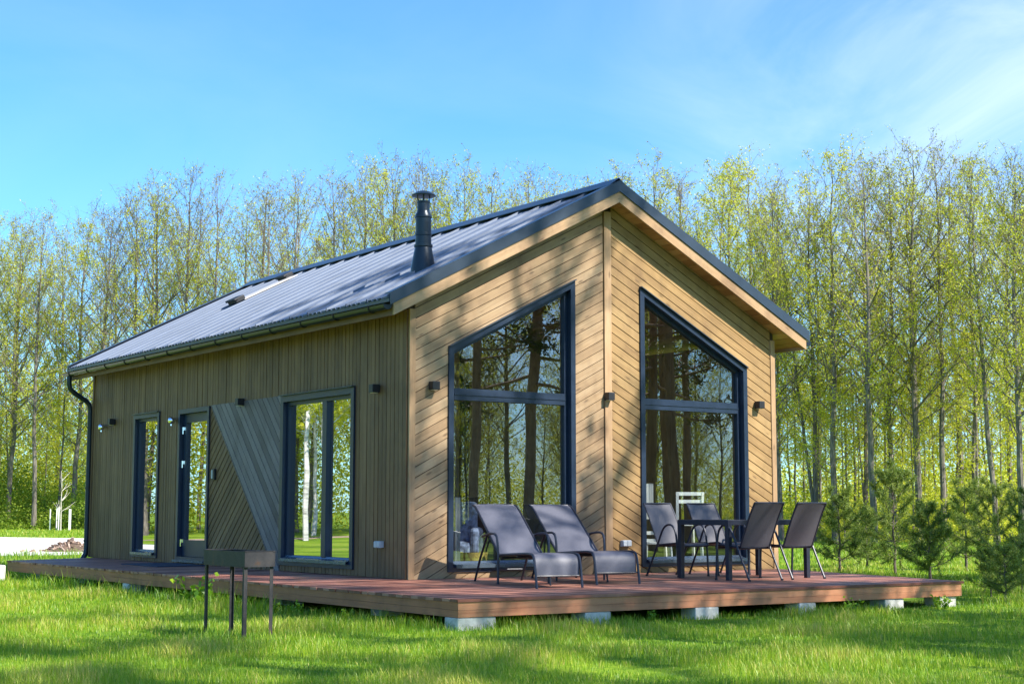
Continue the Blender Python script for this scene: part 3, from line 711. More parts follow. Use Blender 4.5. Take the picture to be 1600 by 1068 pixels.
def make_chair(label, loc, rz):
    # local: +y is where the sitter faces
    t = thing('garden_chair', label, 'chair', loc, rz, 'sling chairs round the dining table')
    w = .24
    sp = smoothpath([(0,.235,.395), (0,.20,.43), (0,.0,.415), (0,-.19,.40)])
    bp_ = smoothpath([(0,-.20,.405), (0,-.27,.56), (0,-.37,.78), (0,-.46,.93)])
    mb = MB(); sheetstrip(mb, [(-w+.01, p.y, p.z) for p in sp], [(w-.01, p.y, p.z) for p in sp]); mb.build('seat', M_SLINGB, t, smooth=True)
    mb = MB(); sheetstrip(mb, [(-w+.01, p.y, p.z) for p in bp_], [(w-.01, p.y, p.z) for p in bp_]); mb.build('backrest', M_SLINGB, t, smooth=True)
    for s in (-1, 1):
        mb = MB(); mb.tube([(s*w, p.y, p.z) for p in sp]+[(s*w, p.y, p.z) for p in bp_], .0125, 8); mb.build('seat_rail', M_TUBE, t, smooth=True)
        x = s*(w+.03)
        mb = MB(); mb.tube(smoothpath([(x,.20,.0), (x,.185,.30), (x,.165,.56), (x,.10,.655), (x,.02,.665), (x,-.07,.62), (x,-.15,.46), (x,-.27,.22), (x,-.385,.0)]), .0135, 8); mb.build('leg_frame', M_TUBE, t, smooth=True)
        for y in (.185, -.385):
            mb = MB(); mb.lathe([(.012,.0),(.018,.0),(.018,.018),(.012,.022)], (x, .20 if y > 0 else -.38, 0), 10); mb.build('foot_cap', M_BLACK, t)
    for y, z, w2 in ((-.17,.385,w+.03), (.20,.385,w+.03), (-.462,.932,w)):
        mb = MB(); mb.tube([(-w2, y, z), (w2, y, z)], .011, 8); mb.build('cross_bar', M_TUBE, t, smooth=True)
    return t
make_chair('grey sling chair by right front window at the lounger end of the table', (3.46, -1.15, 0), math.pi+.06)
make_chair('grey sling chair by the right front window, far end of the table', (4.23, -1.10, 0), math.pi-.03)
make_chair('dark sling chair with its back to the lawn, nearer the loungers', (3.35, -2.40, 0), .0)
make_chair('dark sling chair with its back to the lawn at the deck pine end', (4.13, -2.36, 0), -.03)

# grill on the lawn
gr = thing('charcoal_grill', 'black steel box grill on four thin legs standing in the lawn', 'grill', (-3.80, -3.345, GZ))
GW, GL, GT, GB = .29, .88, .777, .645
mb = MB(); th = .004
for s in (-1, 1):
    mb.box((s*(GW/2), 0, (GT+GB)/2), (th, GL, GT-GB), axis=1); mb.box((0, s*(GL/2-.003), (GT+GB)/2), (GW-.005, th, GT-GB))
    mb.box((s*(GW/2-.008), 0, GT+.002), (.024, GL+.01, .005), axis=1); mb.box((0, s*(GL/2-.01), GT+.0065), (GW, .022, .004))
mb.box((0, 0, GB+.004), (GW-.006, GL-.006, .004)); mb.build('fire_box', M_STEEL, gr)
for sx in (-1, 1):
    for sy in (-1, 1):
        x, y = sx*(GW/2-.022), sy*(GL/2-.025)
        mb = MB(); mb.box((x, y, GB/2-.05), (.030, .004, GB+.1), axis=2); mb.box((x+sx*.0165, y-sy*.012, GB/2-.05), (.004, .03, GB+.1), axis=2); mb.build('leg', M_STEEL, gr)

# ------------------------------------------------------------------ things inside, behind the glass
def curtain(label, loc, w, h):
    mb = MB(); n = 26; vs_ = []
    for k in range(n+1):
        x = w*k/n; y = .035*math.sin(k*1.5)
        vs_ += [(x, y, 0), (x, y, h)]
    mb.add(vs_, [(2*k, 2*k+2, 2*k+3, 2*k+1) for k in range(n)])
    o = mb.build('curtain', M_WHITE, smooth=True); o.location = loc; return tag(o, label, 'curtain')
curtain('white curtain gathered at the left edge inside the left front window', (.90, .36, .06), .10, .95)
curtain('white curtain hanging inside at the left edge of the right front window', (4.10, .42, .72), .20, .50)
def inside_chair(label, loc, rz, sh, top, back=True):
    t = thing('white_chair', label, 'chair', loc, rz, 'white chairs inside the cabin')
    mb = MB(); mb.box((0,0,sh), (.40,.40,.035)); mb.build('seat', M_WHITE, t, bevel=.01)
    for sx in (-1, 1):
        for sy in (-1, 1):
            mb = MB(); mb.span((sx*.19, sy*.19, 0), (sx*.17, sy*.17, sh), .035, .035); mb.build('leg', M_WHITE, t)
    mb = MB()
    for sx in (-1, 1): mb.span((sx*.18,.18,sh), (sx*.19,.22,top), .04, .03)
    mb.box((0,.215,top-.02), (.42,.03,.05)); mb.box((0,.20,top-.13), (.40,.025,.05)); mb.build('backrest', M_WHITE, t)
    return t
inside_chair('tall white chair inside behind right front window, slotted backrest', (5.02, .55, .04), 2.75, .60, 1.06)
inside_chair('white chair inside the right front window, close to its left edge', (4.52, .62, .04), -.5, .34, .50)
t = thing('armchair', 'blue and white patterned armchair inside the left front window', 'armchair', (1.28, .95, .04), -.7)
M_PAT = plain('patterned_cloth', (.25,.30,.45), .9, var=.8, scale=14)
mb = MB(); mb.box((0,0,.28), (.6,.6,.24)); mb.build('seat', M_PAT, t, bevel=.06)
mb = MB(); mb.box((0,.27,.62), (.6,.16,.6)); mb.build('backrest', M_PAT, t, bevel=.06)
for s in (-1, 1):
    mb = MB(); mb.box((s*.32,0,.40), (.12,.62,.36)); mb.build('armrest', M_PAT, t, bevel=.05)
mb = MB()
for sx in (-1, 1):
    for sy in (-1, 1): mb.span((sx*.25,sy*.25,0), (sx*.25,sy*.25,.18), .04, .04)
mb.build('legs', M_BLACK, t)
t = thing('shelf_unit', 'low pale shelf unit inside behind the left lounger', 'shelf', (1.62, 1.7, .04), .1)
mb = MB()
for z in (.05, .40, .78): mb.box((0,0,z), (.7,.35,.025))
mb.build('shelf', M_INNER, t)
for s in (-1, 1):
    mb = MB(); mb.box((s*.36,0,.40), (.025,.35,.80)); mb.build('side_panel', M_INNER, t)
M_YEL = plain('yellow_wicker', (.62,.45,.10), .7, bump=.6, scale=30)
mb = MB(); mb.lathe([(.15,0),(.19,.26),(.175,.26),(.14,.02)], (0,0,0), 20); o = mb.build('basket', M_YEL, smooth=True); o.location = (1.28, .45, .045); tag(o, 'yellow basket on the floor inside the left front window', 'basket')
t = thing('wood_stove', 'black wood stove inside the left front window', 'stove', (2.64, 2.7, .04))
mb = MB(); mb.box((0,0,.62), (.5,.42,.75)); mb.build('stove_body', M_BLACK, t, bevel=.02)
mb = MB(); mb.tube([(0,.05,1.0),(0,.05,3.3)], .075, 14); mb.build('flue_pipe', M_BLACK, t, smooth=True)
mb = MB(); mb.box((0,0,.13), (.42,.36,.22)); mb.build('base', M_BLACK, t)

# ------------------------------------------------------------------ trees
def qmesh(name, quads, tone, mat):             # quads: (n,4,3) array
    n = len(quads); me = bpy.data.meshes.new(name)
    me.vertices.add(4*n); me.vertices.foreach_set('co', np.asarray(quads, dtype=np.float32).ravel())
    me.loops.add(4*n); me.loops.foreach_set('vertex_index', np.arange(4*n, dtype=np.int32))
    me.polygons.add(n); me.polygons.foreach_set('loop_start', np.arange(0, 4*n, 4, dtype=np.int32))
    a = me.attributes.new('tone', 'FLOAT', 'FACE'); a.data.foreach_set('value', np.asarray(tone, dtype=np.float32))
    me.materials.append(mat); me.update(); me.validate(); return me
def leafquads(rg, P, size, flat=0.3, aspect=.6):
    P = np.asarray(P); n = len(P)
    d = rg.normal(size=(n,3)); d[:,2] *= .7; d /= np.linalg.norm(d, axis=1)[:,None]
    e = rg.normal(size=(n,3)); e -= d*(e*d).sum(1)[:,None]; e /= np.linalg.norm(e, axis=1)[:,None]
    s = size*rg.uniform(.6,1.35,size=(n,1))
    a, b = d*s*.5, e*s*.5*aspect
    return np.stack([P-a, P+b-a*.1, P+a, P-b-a*.1], axis=1)
def bent(p, d, L, n, curl, wob, rg):
    pts = [Vector(p)]; d = Vector(d).normalized()
    for i in range(n):
        d = (d+Vector((0,0,curl/n))+Vector(rg.normal(size=3))*wob/n).normalized()
        pts.append(pts[-1]+d*(L/n))
    return pts
def alder(seed, H=20.0, r0=.17, t0=.24, nprim=46, spread=.25, up=.8, leaf=.105, leafn=7, bare=.62, lean=0.0, forks=0, name='alder'):
    rg = np.random.default_rng(seed); random.seed(seed)
    mb = MB(); LP = []; LT = []; BP = []; BT = []
    def trunk(base, r, h, ln, az):
        pts = []; n = 14; off = Vector((0,0,0)); dr = Vector((math.cos(az), math.sin(az), 0))*ln
        for i in range(n+1):
            t = i/n
            off += Vector((rg.normal()*.05, rg.normal()*.05, 0))*(h/20)
            pts.append(Vector(base)+off+dr*(t*h)+Vector((0,0,t*h)))
        rad = [r*(1.25 if i == 0 else 1)*((1-i/n)**.75*.94+.035) for i in range(n+1)]
        mb.tube(pts, rad, 8, caps=False)
        return pts, rad
    trunks = [trunk((0,0,-.2), r0, H, lean, rg.uniform(0,6.3))]
    for k in range(forks): trunks.append(trunk((rg.normal()*.25, rg.normal()*.25, -.2), r0*.7, H*rg.uniform(.8,.95), .06+rg.uniform(0,.05), rg.uniform(0,6.3)))
    for pts, rad in trunks:
        n = len(pts)-1; az = rg.uniform(0,6.3)
        for i in range(nprim):
            t = t0+(1-t0)*(i+rg.uniform(0,1))/nprim*.985
            k = min(int(t*n), n-1); base = pts[k].lerp(pts[k+1], t*n-k)
            az += 2.4+rg.normal()*.4
            prof = (.35+.65*min(1,(t-t0)/.22))*(1-max(0,t-.5)/.5)**.75+.12
            L = H*spread*prof*rg.uniform(.65,1.25)
            el = up*(.55+.6*t)+rg.normal()*.12
            d = (math.cos(az)*math.cos(el), math.sin(az)*math.cos(el), math.sin(el))
            p1 = bent(base, d, L, 5, .35, .45, rg)
            r1 = max(.010, min(rad[k]*.45, L*.011))
            mb.tube(p1, [r1*(1-j/5*.8) for j in range(6)], 4, caps=False)
            ns = max(3, int(2+L*2.1))
            for s in range(ns):
                ts = .22+.78*(s+rg.uniform(0,1))/ns; kk = min(int(ts*5), 4); b2 = p1[kk].lerp(p1[kk+1], ts*5-kk)
                dd = (p1[kk+1]-p1[kk]).normalized()
                d2 = (dd+Vector(rg.normal(size=3))*.62+Vector((0,0,.25))).normalized()
                L2 = (L*.42*(1.15-ts*.6)+.25)*rg.uniform(.6,1.2)
                p2 = bent(b2, d2, L2, 3, .3, .4, rg)
                mb.tube(p2, [.010,.008,.006,.004], 3, caps=False)
                for q in range(4):
                    tq = rg.uniform(.25,1); kq = min(int(tq*3), 2); b3 = p2[kq].lerp(p2[kq+1], tq*3-kq)
                    d3 = (d2+Vector(rg.normal(size=3))*.75+Vector((0,0,.15))).normalized(); L3 = rg.uniform(.22,.55)
                    mb.tube([b3, b3+d3*L3], [.006,.003], 3, caps=False)
                    zt = b3.z/H
                    dens = 1.4*leafn*(1.0 if zt < bare else max(.10, 1-(zt-bare)*4.2))
                    m = rg.poisson(dens)
                    for _ in range(m):
                        pp = b3+d3*(L3*rg.uniform(.1,1.15))+Vector(rg.normal(size=3))*.085
                        tone = .5+rg.normal()*.2
                        LP.append(pp); LT.append(tone)
                    if zt > bare-.08:
                        for _ in range(rg.poisson(1.6)):
                            BP.append(b3+d3*(L3*rg.uniform(.3,1.1))+Vector(rg.normal(size=3))*.05); BT.append(rg.uniform(0,1))
    tm = mb.mesh(name+'_trunk', M_ALDER, smooth=True, recalc=False)
    # clump-wise tone so that the crown has light and dark groups
    P_ = np.array([tuple(p) for p in LP]); T_ = np.array(LT)
    T_ += .13*np.sin(P_[:,0]*1.9+seed)*np.sin(P_[:,1]*1.7+1)*np.sin(P_[:,2]*1.3+2)
    cm = qmesh(name+'_crown', leafquads(rg, P_, leaf), np.clip(T_,0,1), M_LEAF)
    bm_ = qmesh(name+'_buds', leafquads(rg, np.array([tuple(p) for p in BP]) if BP else np.zeros((1,3)), .085), BT if BP else [0.5], M_BUD)
    return tm, cm, bm_
VAR = [alder(11, bare=.80, leafn=4.6), alder(12, bare=.66, leafn=3.8, t0=.30, spread=.20), alder(13, bare=.46, leafn=3.2, t0=.26, spread=.32, nprim=40, up=.95),
       alder(14, bare=.85, leafn=5, t0=.2, lean=.03), alder(15, bare=.6, leafn=3.6, t0=.36, spread=.19, nprim=40, lean=.05), alder(16, bare=.75, leafn=4, forks=1, nprim=34, t0=.3),
       alder(17, bare=.92, leafn=6, t0=.16, spread=.24), alder(18, bare=.33, leafn=1.6, t0=.26, spread=.30, up=.95)]
THIN = [alder(31, H=12, r0=.075, t0=.35, nprim=22, spread=.14, leaf=.12, leafn=5, bare=.9, lean=.03), alder(32, H=12, r0=.065, t0=.25, nprim=26, spread=.16, leaf=.12, leafn=6, bare=.95),
        alder(33, H=12, r0=.085, t0=.45, nprim=18, spread=.13, leaf=.12, leafn=4, bare=.8, lean=.06)]
def tree(name, var, loc, s, rz, label, group, sx=1.0, mats=None, bark=None):
    t = thing(name, label, 'tree', loc, rz, group); t.scale = (s*sx, s*sx, s)
    for nm, me in zip(('trunk', 'crown', 'bud_crown'), var):
        o = link(nm, me, t)
    return t
TOPS = [(-150,340),(0,345),(50,335),(100,362),(150,338),(200,298),(250,282),(320,266),(390,292),(450,296),(500,285),(550,250),(600,250),(650,268),(690,262),(740,258),(800,276),(850,276),(900,280),(970,266),(1040,260),(1100,260),(1150,252),(1200,266),(1250,292),(1310,236),(1350,258),(1400,246),(1440,228),(1500,230),(1550,246),(1600,252),(1750,250)]
def lerp_tab(tab, u):
    for (a, va), (b, vb) in zip(tab, tab[1:]):
        if a <= u <= b: return va+(vb-va)*(u-a)/(b-a)
    return tab[0][1] if u < tab[0][0] else tab[-1][1]
EDGE = [(-150,97),(0,95),(400,90),(800,76),(1200,56),(1600,50),(1750,49)]
random.seed(21)
ORD = ['first','second','third','fourth','fifth','sixth','seventh','eighth','ninth','tenth','eleventh','twelfth','thirteenth','fourteenth','fifteenth','sixteenth','seventeenth','eighteenth','nineteenth','twentieth']
LOOK = ['pale green', 'sparse green', 'bare topped', 'leafy green', 'slender leaning', 'fork stemmed', 'full yellow green', 'nearly leafless']
us = []
u = -120
while u < 1720:
    us.append(u+rnd(-9, 9)); u += 46 if u < 620 else (52 if u < 1180 else 42)
PREF = {2: [(230,330),(480,570)], 7: [(150,230),(640,700)], 6: [(1500,1560),(1420,1450)]}
cl = cr_ = cb = 0; zone_names = []
for u in us:
    dep = lerp_tab(EDGE, u)+rnd(0, 5)
    vi = random.choice([0,1,1,3,3,4,5,6])
    if 150 < u < 480 and random.random() < .6: vi = random.choice([2,7,1,4])
    if 620 < u < 1000 and random.random() < .4: vi = random.choice([2,1])
    if u < 120: vi = random.choice([0,3,6,6])
    top = .836+dep*(798-lerp_tab(TOPS, u)-rnd(-14, 10))/FPX
    p = at(u, dep); s = (top-GZ)/20.0
    if u < 140: zone = 'left'; k = cl; cl += 1
    elif u > 1215: zone = 'right'; k = cr_; cr_ += 1
    else: zone = 'behind'; k = cb; cb += 1
    o_ = ORD[k] if k < 20 else ('%s from the end' % ORD[k-20])
    if zone == 'left': lab = '%s alder beyond the gravel, %s from the left photo edge' % (LOOK[vi], o_)
    elif zone == 'right': lab = '%s front row alder, %s one right of the cabin wall' % (LOOK[vi], o_)
    elif k < 20: lab = '%s alder above the cabin roof, %s from the gutter end' % (LOOK[vi], o_)
    else: lab = '%s alder above the gable side roof, crown %d counted from the gutter end' % (LOOK[vi], k+1)
    tree('alder_tree', VAR[vi], p, s, rnd(0, 6.28), lab, 'alders along the edge of the wood', sx=rnd(.85, 1.1)*(1 if u < 1000 else 1.05))
# second row
u = -130; k = 0
while u < 1720:
    dep = lerp_tab(EDGE, u)*1.13+rnd(0, 7); vi = random.choice([0,1,2,3,4,6,7,5])
    top = .836+dep*(798-lerp_tab(TOPS, u)-rnd(5, 50))/FPX
    z = 'left of the cabin' if u < 140 else ('right of the cabin' if u > 1215 else 'behind the roof')
    tree('alder_tree', VAR[vi], at(u+rnd(-8,8), dep), (top-GZ)/20, rnd(0,6.28), 'alder half hidden in the second row of the wood %s' % z, 'alders of the second row %s' % z, sx=rnd(.8,1.0))
    u += 74
for i in range(20):                            # the wood goes on beyond the left edge of the photo
    tree('alder_tree', VAR[random.choice([0,1,3,6])], at(-160-i*34+rnd(-10,10), rnd(94,112)), rnd(.85,1.0), rnd(0,6.28), 'leafy alder where the wood goes on beyond the left photo edge', 'alders beyond the left photo edge')
# slender understorey trees, seen mostly right and left of the cabin
for rng_, n, zn in (((-120, 150), 20, 'left'), ((1190, 1700), 56, 'right')):
    for i in range(n):
        u = rng_[0]+(rng_[1]-rng_[0])*(i+random.random())/n
        dep = lerp_tab(EDGE, u)*rnd(1.04, 1.42)
        tree('slender_tree', THIN[random.randrange(3)], at(u, dep), rnd(.55, 1.0)*(1.25 if zn == 'left' else .95), rnd(0,6.28),
             'thin young tree among the crowded understorey stems %s of the cabin' % zn, 'thin understorey trees %s of the cabin' % zn)
# birches reflected in the side windows, standing left of the photo
def birch(seed):
    global M_ALDER
    keep = M_ALDER; M_ALDER = M_BIRCH
    r = alder(seed, H=18, r0=.10, nprim=44, spread=.2, leafn=6, bare=1.1, leaf=.16, t0=.22, name='birch'); M_ALDER = keep
    return r
BV = [birch(51), birch(52)]
for i, (x, y) in enumerate([(-18.2,38),(-20.3,40.5),(-19.9,43.5),(-22.4,44),(-23.6,47.5),(-21.2,48),(-25.5,50),(-17.8,50.5),(-28,46),(-30,52),(-15.2,53),(-33,48),(-27,55),(-36,54)]):
    tree('birch_tree', BV[i % 2], (x, y, GZ), rnd(.85,1.1), rnd(0,6.28), 'white stemmed birch mirrored in the side windows of the cabin', 'birches mirrored in the side windows')
for i in range(26):
    x, y = rnd(-62,-14), rnd(50,80)
    if y > 50+(-14-x)*.2: tree('alder_tree', VAR[random.choice([0,3,6])], (x, y, GZ), rnd(.7,.95), rnd(0,6.28), 'leafy tree in the green wood mirrored in the side windows', 'wood mirrored in the side windows')

# tall pines in front of the cabin: mirrored in the gable windows and dappling the lawn
def pine(seed, H=18.0, r0=.16, t0=.42, name='pine'):
    rg = np.random.default_rng(seed); mb = MB(); LP = []; LT = []
    pts = []; off = Vector((0,0,0)); n = 14
    for i in range(n+1):
        off += Vector((rg.normal()*.05, rg.normal()*.05, 0)); pts.append(off+Vector((0,0,-.2+i/n*H)))
    rad = [r0*((1-i/n)**.6*.95+.04) for i in range(n+1)]
    mb.tube(pts, rad, 10, caps=False)
    az = 0
    for i in range(34):
        t = t0+(1-t0)*(i+rg.uniform(0,1))/34*.98; k = min(int(t*n), n-1); b = pts[k].lerp(pts[k+1], t*n-k)
        az += 2.4+rg.normal()*.5; L = (1.0+2.6*(1-((t-t0)/(1-t0)-.25)**2*1.2))*rg.uniform(.5,1.1)*H/18
        el = -.1+.75*(t-t0)/(1-t0)+rg.normal()*.15
        p1 = bent(b, (math.cos(az)*math.cos(el), math.sin(az)*math.cos(el), math.sin(el)), L, 5, .4, .6, rg)
        mb.tube(p1, [.05*(1-j/5*.85) for j in range(6)], 5, caps=False)
        for s in range(9):
            ts = .3+.7*(s+rg.uniform(0,1))/9; kk = min(int(ts*5), 4); b2 = p1[kk].lerp(p1[kk+1], ts*5-kk)
            d2 = ((p1[kk+1]-p1[kk]).normalized()+Vector(rg.normal(size=3))*.7).normalized(); L2 = rg.uniform(.3,.9)
            p2 = bent(b2, d2, L2, 2, .3, .4, rg); mb.tube(p2, [.016,.011,.006], 3, caps=False)
            for q in range(4):
                c = p2[1].lerp(p2[2], rg.uniform(-.6,1.1))
                for _ in range(9): LP.append(tuple(c+Vector(rg.normal(size=3))*.10)); LT.append(.5+rg.normal()*.22)
    P_ = np.array(LP)
    return mb.mesh(name+'_trunk', M_PINEB, smooth=True, recalc=False), qmesh(name+'_crown', leafquads(rg, P_, .135, aspect=.42), np.clip(LT,0,1), M_PINECROWN)
PV = [pine(61, t0=.42), pine(62, t0=.32), pine(63, t0=.24)]
PINES = [(7.4,-14.0,0,1.14),(11.2,-15.3,1,.84),(14.0,-17.0,2,1.05),(16.3,-13.4,1,.95),(19.2,-17.8,2,1.05),(4.2,-17.5,1,1.0),(1.2,-19.5,2,1.05),(9.0,-22.0,0,1.05),(22.5,-21,2,1.0),(16.5,-25,2,1.1),(26,-24,1,1.0),(-2.2,-20.5,0,1.0),(-5.5,-21.5,2,.9),(-8.5,-24.5,1,1.0),(.6,-24,0,1.0)]  # some are never mirrored, added only to shade the lawn and gable
for x, y, v, s in PINES:
    t = thing('pine_tree', 'tall unseen pine opposite the cabin, for window reflections and dappled shade', 'tree', (x, y, GZ), rnd(0,6.28), 'pines mirrored in the front windows'); t.scale = (s, s, s)
    for nm, me in zip(('trunk', 'crown'), PV[v]): link(nm, me, t)
for i in range(28):
    x, y = rnd(13, 44), rnd(-46, -27)
    tree('alder_tree', VAR[random.choice([6,3,6,0])], (x, y, GZ), rnd(.30,.46), rnd(0,6.28), 'short leafy tree mirrored between the pine trunks in the front windows', 'short trees mirrored in the front windows')
for i in range(20):
    x, y = (rnd(14, 46), rnd(-48, -32)) if i < 12 else (rnd(6, 60), rnd(-66, -42))
    tree('alder_tree', VAR[random.choice([0,3,6])], (x, y, GZ), rnd(.55,.8), rnd(0,6.28), 'leafy green tree mirrored behind the pines in the front windows', 'wood mirrored in the front windows')

tree('alder_tree', VAR[2], (4.7, -13.4, GZ), .80, 1.0, 'sparse tree whose branches dapple the left half of the gable', 'trees dappling the gable')
# pine saplings beside the deck
def sapling(seed, H):
    rg = np.random.default_rng(seed); mb = MB(); Q = []; T = []
    pts = [Vector((rg.normal()*.012, rg.normal()*.012, H*i/8-.05)) for i in range(9)]
    mb.tube(pts, [.028*(1-i/8*.8) for i in range(9)], 7, caps=False)
    def tuft(p, d, L, n):
        for _ in range(n):
            f = rg.uniform(0,1); b = p+d*(L*f)
            nd_ = (d*rg.uniform(.3,.9)+Vector(rg.normal(size=3))*.62).normalized(); ln = rg.uniform(.06,.12)
            sd_ = nd_.cross(Vector(rg.normal(size=3))).normalized()*.0045
            e = b+nd_*ln
            Q.append([tuple(b-sd_), tuple(b+sd_), tuple(e+sd_*.4), tuple(e-sd_*.4)]); T.append(.5+rg.normal()*.22)
    lv = max(5, int(H/.30))
    for i in range(lv):
        z = H*(.16+.80*i/lv); m = 5 if i < lv-1 else 4; a0 = rg.uniform(0,6.3)
        for k in range(m):
            az = a0+k*6.283/m+rg.normal()*.25; L = (H*.40*(1-i/lv*.75)+.12)*rg.uniform(.75,1.2); el = .12+.55*i/lv+rg.normal()*.12
            b = Vector((0,0,z+rg.normal()*.03))
            p1 = bent(b, (math.cos(az)*math.cos(el), math.sin(az)*math.cos(el), math.sin(el)), L, 5, .55, .25, rg)
            mb.tube(p1, [.010*(1-j/6) for j in range(6)], 4, caps=False)
            for j in range(1, 5): tuft(p1[j], p1[j+1]-p1[j], 1.0, 26)
            for s in range(5):
                kk = rg.integers(1,5); d = ((p1[kk+1]-p1[kk] if kk < 5 else p1[5]-p1[4]).normalized()+Vector(rg.normal(size=3))*.7).normalized(); l2 = L*rg.uniform(.18,.38)
                mb.tube([p1[kk], p1[kk]+d*l2], [.005,.003], 3, caps=False); tuft(p1[kk], d, l2, 40)
            tuft(p1[4], p1[5]-p1[4], 1.5, 30)
    tuft(pts[7], Vector((0,0,1)), H*.13, 40)
    return mb.mesh('sapling_trunk', M_TWIG, smooth=True, recalc=False), qmesh('sapling_needles', np.array(Q), np.clip(T,0,1), M_NEEDLE)
SV = [sapling(71, 1.6), sapling(72, 2.0), sapling(73, 1.3)]
SAP = [(1307,28.5,0,.95,'small pine sapling closest to the chairs, right behind the deck'),
       (1392,27.5,1,1.02,'tallest pine sapling behind the right part of the deck'),
       (1446,25.5,2,1.0,'bushy low pine sapling just behind the deck edge'),
       (1503,29.5,0,1.05,'pine sapling standing above the right deck corner'),
       (1553,26.0,1,.85,'pine sapling right of the deck corner with an upright leader'),
       (1540,20.6,2,.5,'lowest pine sapling in the grass beside the right deck corner'),
       (1606,25.0,1,.8,'pine sapling cut off by the right photo edge'),
       (1588,21.5,0,.48,'small bushy pine sapling in front of the one at the right photo edge'),
       (1562,19.6,2,.55,'tiny bushy pine sapling in the lawn right of the last deck pier'),
       (1350,31.0,2,.9,'low pine sapling between the chair back and the tallest sapling')]
for u, d, v, s, lab in SAP:
    t = thing('pine_sapling', lab, 'sapling', at(u, d), rnd(0,6.28), 'pine saplings beside the deck'); t.scale = (s,s,s)
    for nm, me in zip(('trunk', 'needles'), SV[v]): link(nm, me, t)

# undergrowth masses
def mass(name, rows, n, size, mat, seed, label):
    rg = np.random.default_rng(seed); P_ = []
    while len(P_) < n:
        u0, u1, f0, f1, h = rows[rg.integers(len(rows))]
        u = rg.uniform(u0, u1); dep = lerp_tab(EDGE, u)*rg.uniform(f0, f1); p = at(u, dep)
        hh = h*(.55+.45*math.sin(p.x*.55+seed)*math.sin(p.y*.43+1.3*seed)+.25*math.sin(p.x*1.7+p.y*1.3))
        if hh <= .2: continue
        P_.append((p.x, p.y, GZ+hh*rg.uniform(0,1)**.85))
    P_ = np.array(P_); T = .5+rg.normal(size=n)*.18+.18*np.sin(P_[:,0]*1.1)*np.sin(P_[:,2]*1.6+P_[:,1])
    o = link(name, qmesh(name, leafquads(rg, P_, size), np.clip(T,0,1), mat)); return tag(o, label, 'undergrowth', kind='stuff')
mass('undergrowth', [(-140,170,1.0,1.12,3.6),(-140,170,1.02,1.25,5.5)], 70000, .15, M_BUSH, 81, 'dense green bushes under the trees left of the cabin')
mass('undergrowth', [(1180,1720,1.03,1.35,2.2),(1180,1720,1.08,1.6,5.0)], 60000, .12, M_LEAF, 82, 'yellow green spring undergrowth in the wood right of the cabin')
mass('distant_wood', [(-160,1740,1.3,1.8,8.0),(-160,300,1.25,1.7,12.0),(-160,220,1.08,1.4,12.0),(-160,220,1.12,1.5,14.0),(1150,1740,1.35,1.7,5)], 190000, .17, M_LEAF, 83, 'far pale green wood seen between the nearer trunks')

def boxmass(name, n, x0, x1, y0_, y1_, h, size, mat, seed, label):
    rg = np.random.default_rng(seed)
    P_ = np.stack([rg.uniform(x0,x1,n), rg.uniform(y0_,y1_,n), np.zeros(n)], 1)
    P_[:,2] = GZ+h*(.6+.3*np.sin(P_[:,0]*.7+seed)*np.sin(P_[:,1]*.5)+.15*np.sin(P_[:,0]*1.9))*rg.uniform(0,1,n)**.8
    T = .5+rg.normal(size=n)*.2
    return tag(link(name, qmesh(name, leafquads(rg, P_, size), np.clip(T,0,1), mat)), label, 'undergrowth', kind='stuff')
boxmass('distant_wood', 120000, -75, -12, 54, 84, 15, .20, M_LEAF, 84, 'dense green wood mirrored in the side windows')
boxmass('distant_wood', 90000, 5, 110, -92, -60, 11, .18, M_LEAF, 86, 'dark green wood mirrored far off in the front windows')
boxmass('undergrowth', 60000, 8, 66, -60, -34, 3.6, .12, M_LEAF, 85, 'leafy undergrowth mirrored low in the front windows')
mass('undergrowth', [(-860,-150,1.0,1.15,4.0)], 24000, .20, M_BUSH, 87, 'bushes under the wood beyond the left photo edge')
# small young tree with white stakes, debris heap
ty = thing('young_tree', 'bare young tree with pale stakes on the grass strip beyond the gravel', 'tree', at(100, 91))
rg = np.random.default_rng(5); mb = MB()
tp = bent((0,0,-.1), (0,0,1), 3.6, 6, .1, .25, rg); mb.tube(tp, [.04*(1-i/8) for i in range(7)], 6, caps=False)
for i in range(16):
    k = rg.integers(2,6); b_ = tp[k]; a = rg.uniform(0,6.3); p1 = bent(b_, (math.cos(a)*.8, math.sin(a)*.8, .6), rg.uniform(.5,1.2), 3, .3, .4, rg); mb.tube(p1, [.018,.014,.01,.006], 4, caps=False)
mb.build('trunk', M_PALE, ty)
for i in range(5):
    a = i*math.pi*.4+.4; mb = MB(); mb.box((.62*math.cos(a), .62*math.sin(a), .62), (.055,.045,1.25+.2*(i % 2)), axis=2); mb.build('stake', M_WHITE, ty)
hp = thing('debris_heap', 'low heap of brown bark and wood scraps on the gravel', 'heap', at(119, 43.5)); hp.scale = (.8,.8,.8)
rg = np.random.default_rng(6); mb = MB()
for i in range(260):
    r = abs(rg.normal())*.42; a = rg.uniform(0,6.3); h = max(.0, .36-.42*r)*rg.uniform(.3,1)
    M3 = Matrix.Rotation(rg.uniform(0,6.3), 3, 'Z') @ Matrix.Rotation(rg.normal()*.5, 3, 'Y')
    mb.box((r*math.cos(a)*1.5, r*math.sin(a), h+.02), (rg.uniform(.1,.34), rg.uniform(.04,.12), rg.uniform(.02,.06)), M=M3, tone=rg.uniform(0,1))
mb.build('scraps', wood('scrap_wood', (.12,.075,.05), (.26,.17,.12), (.42,.31,.24), spread=.9), hp)
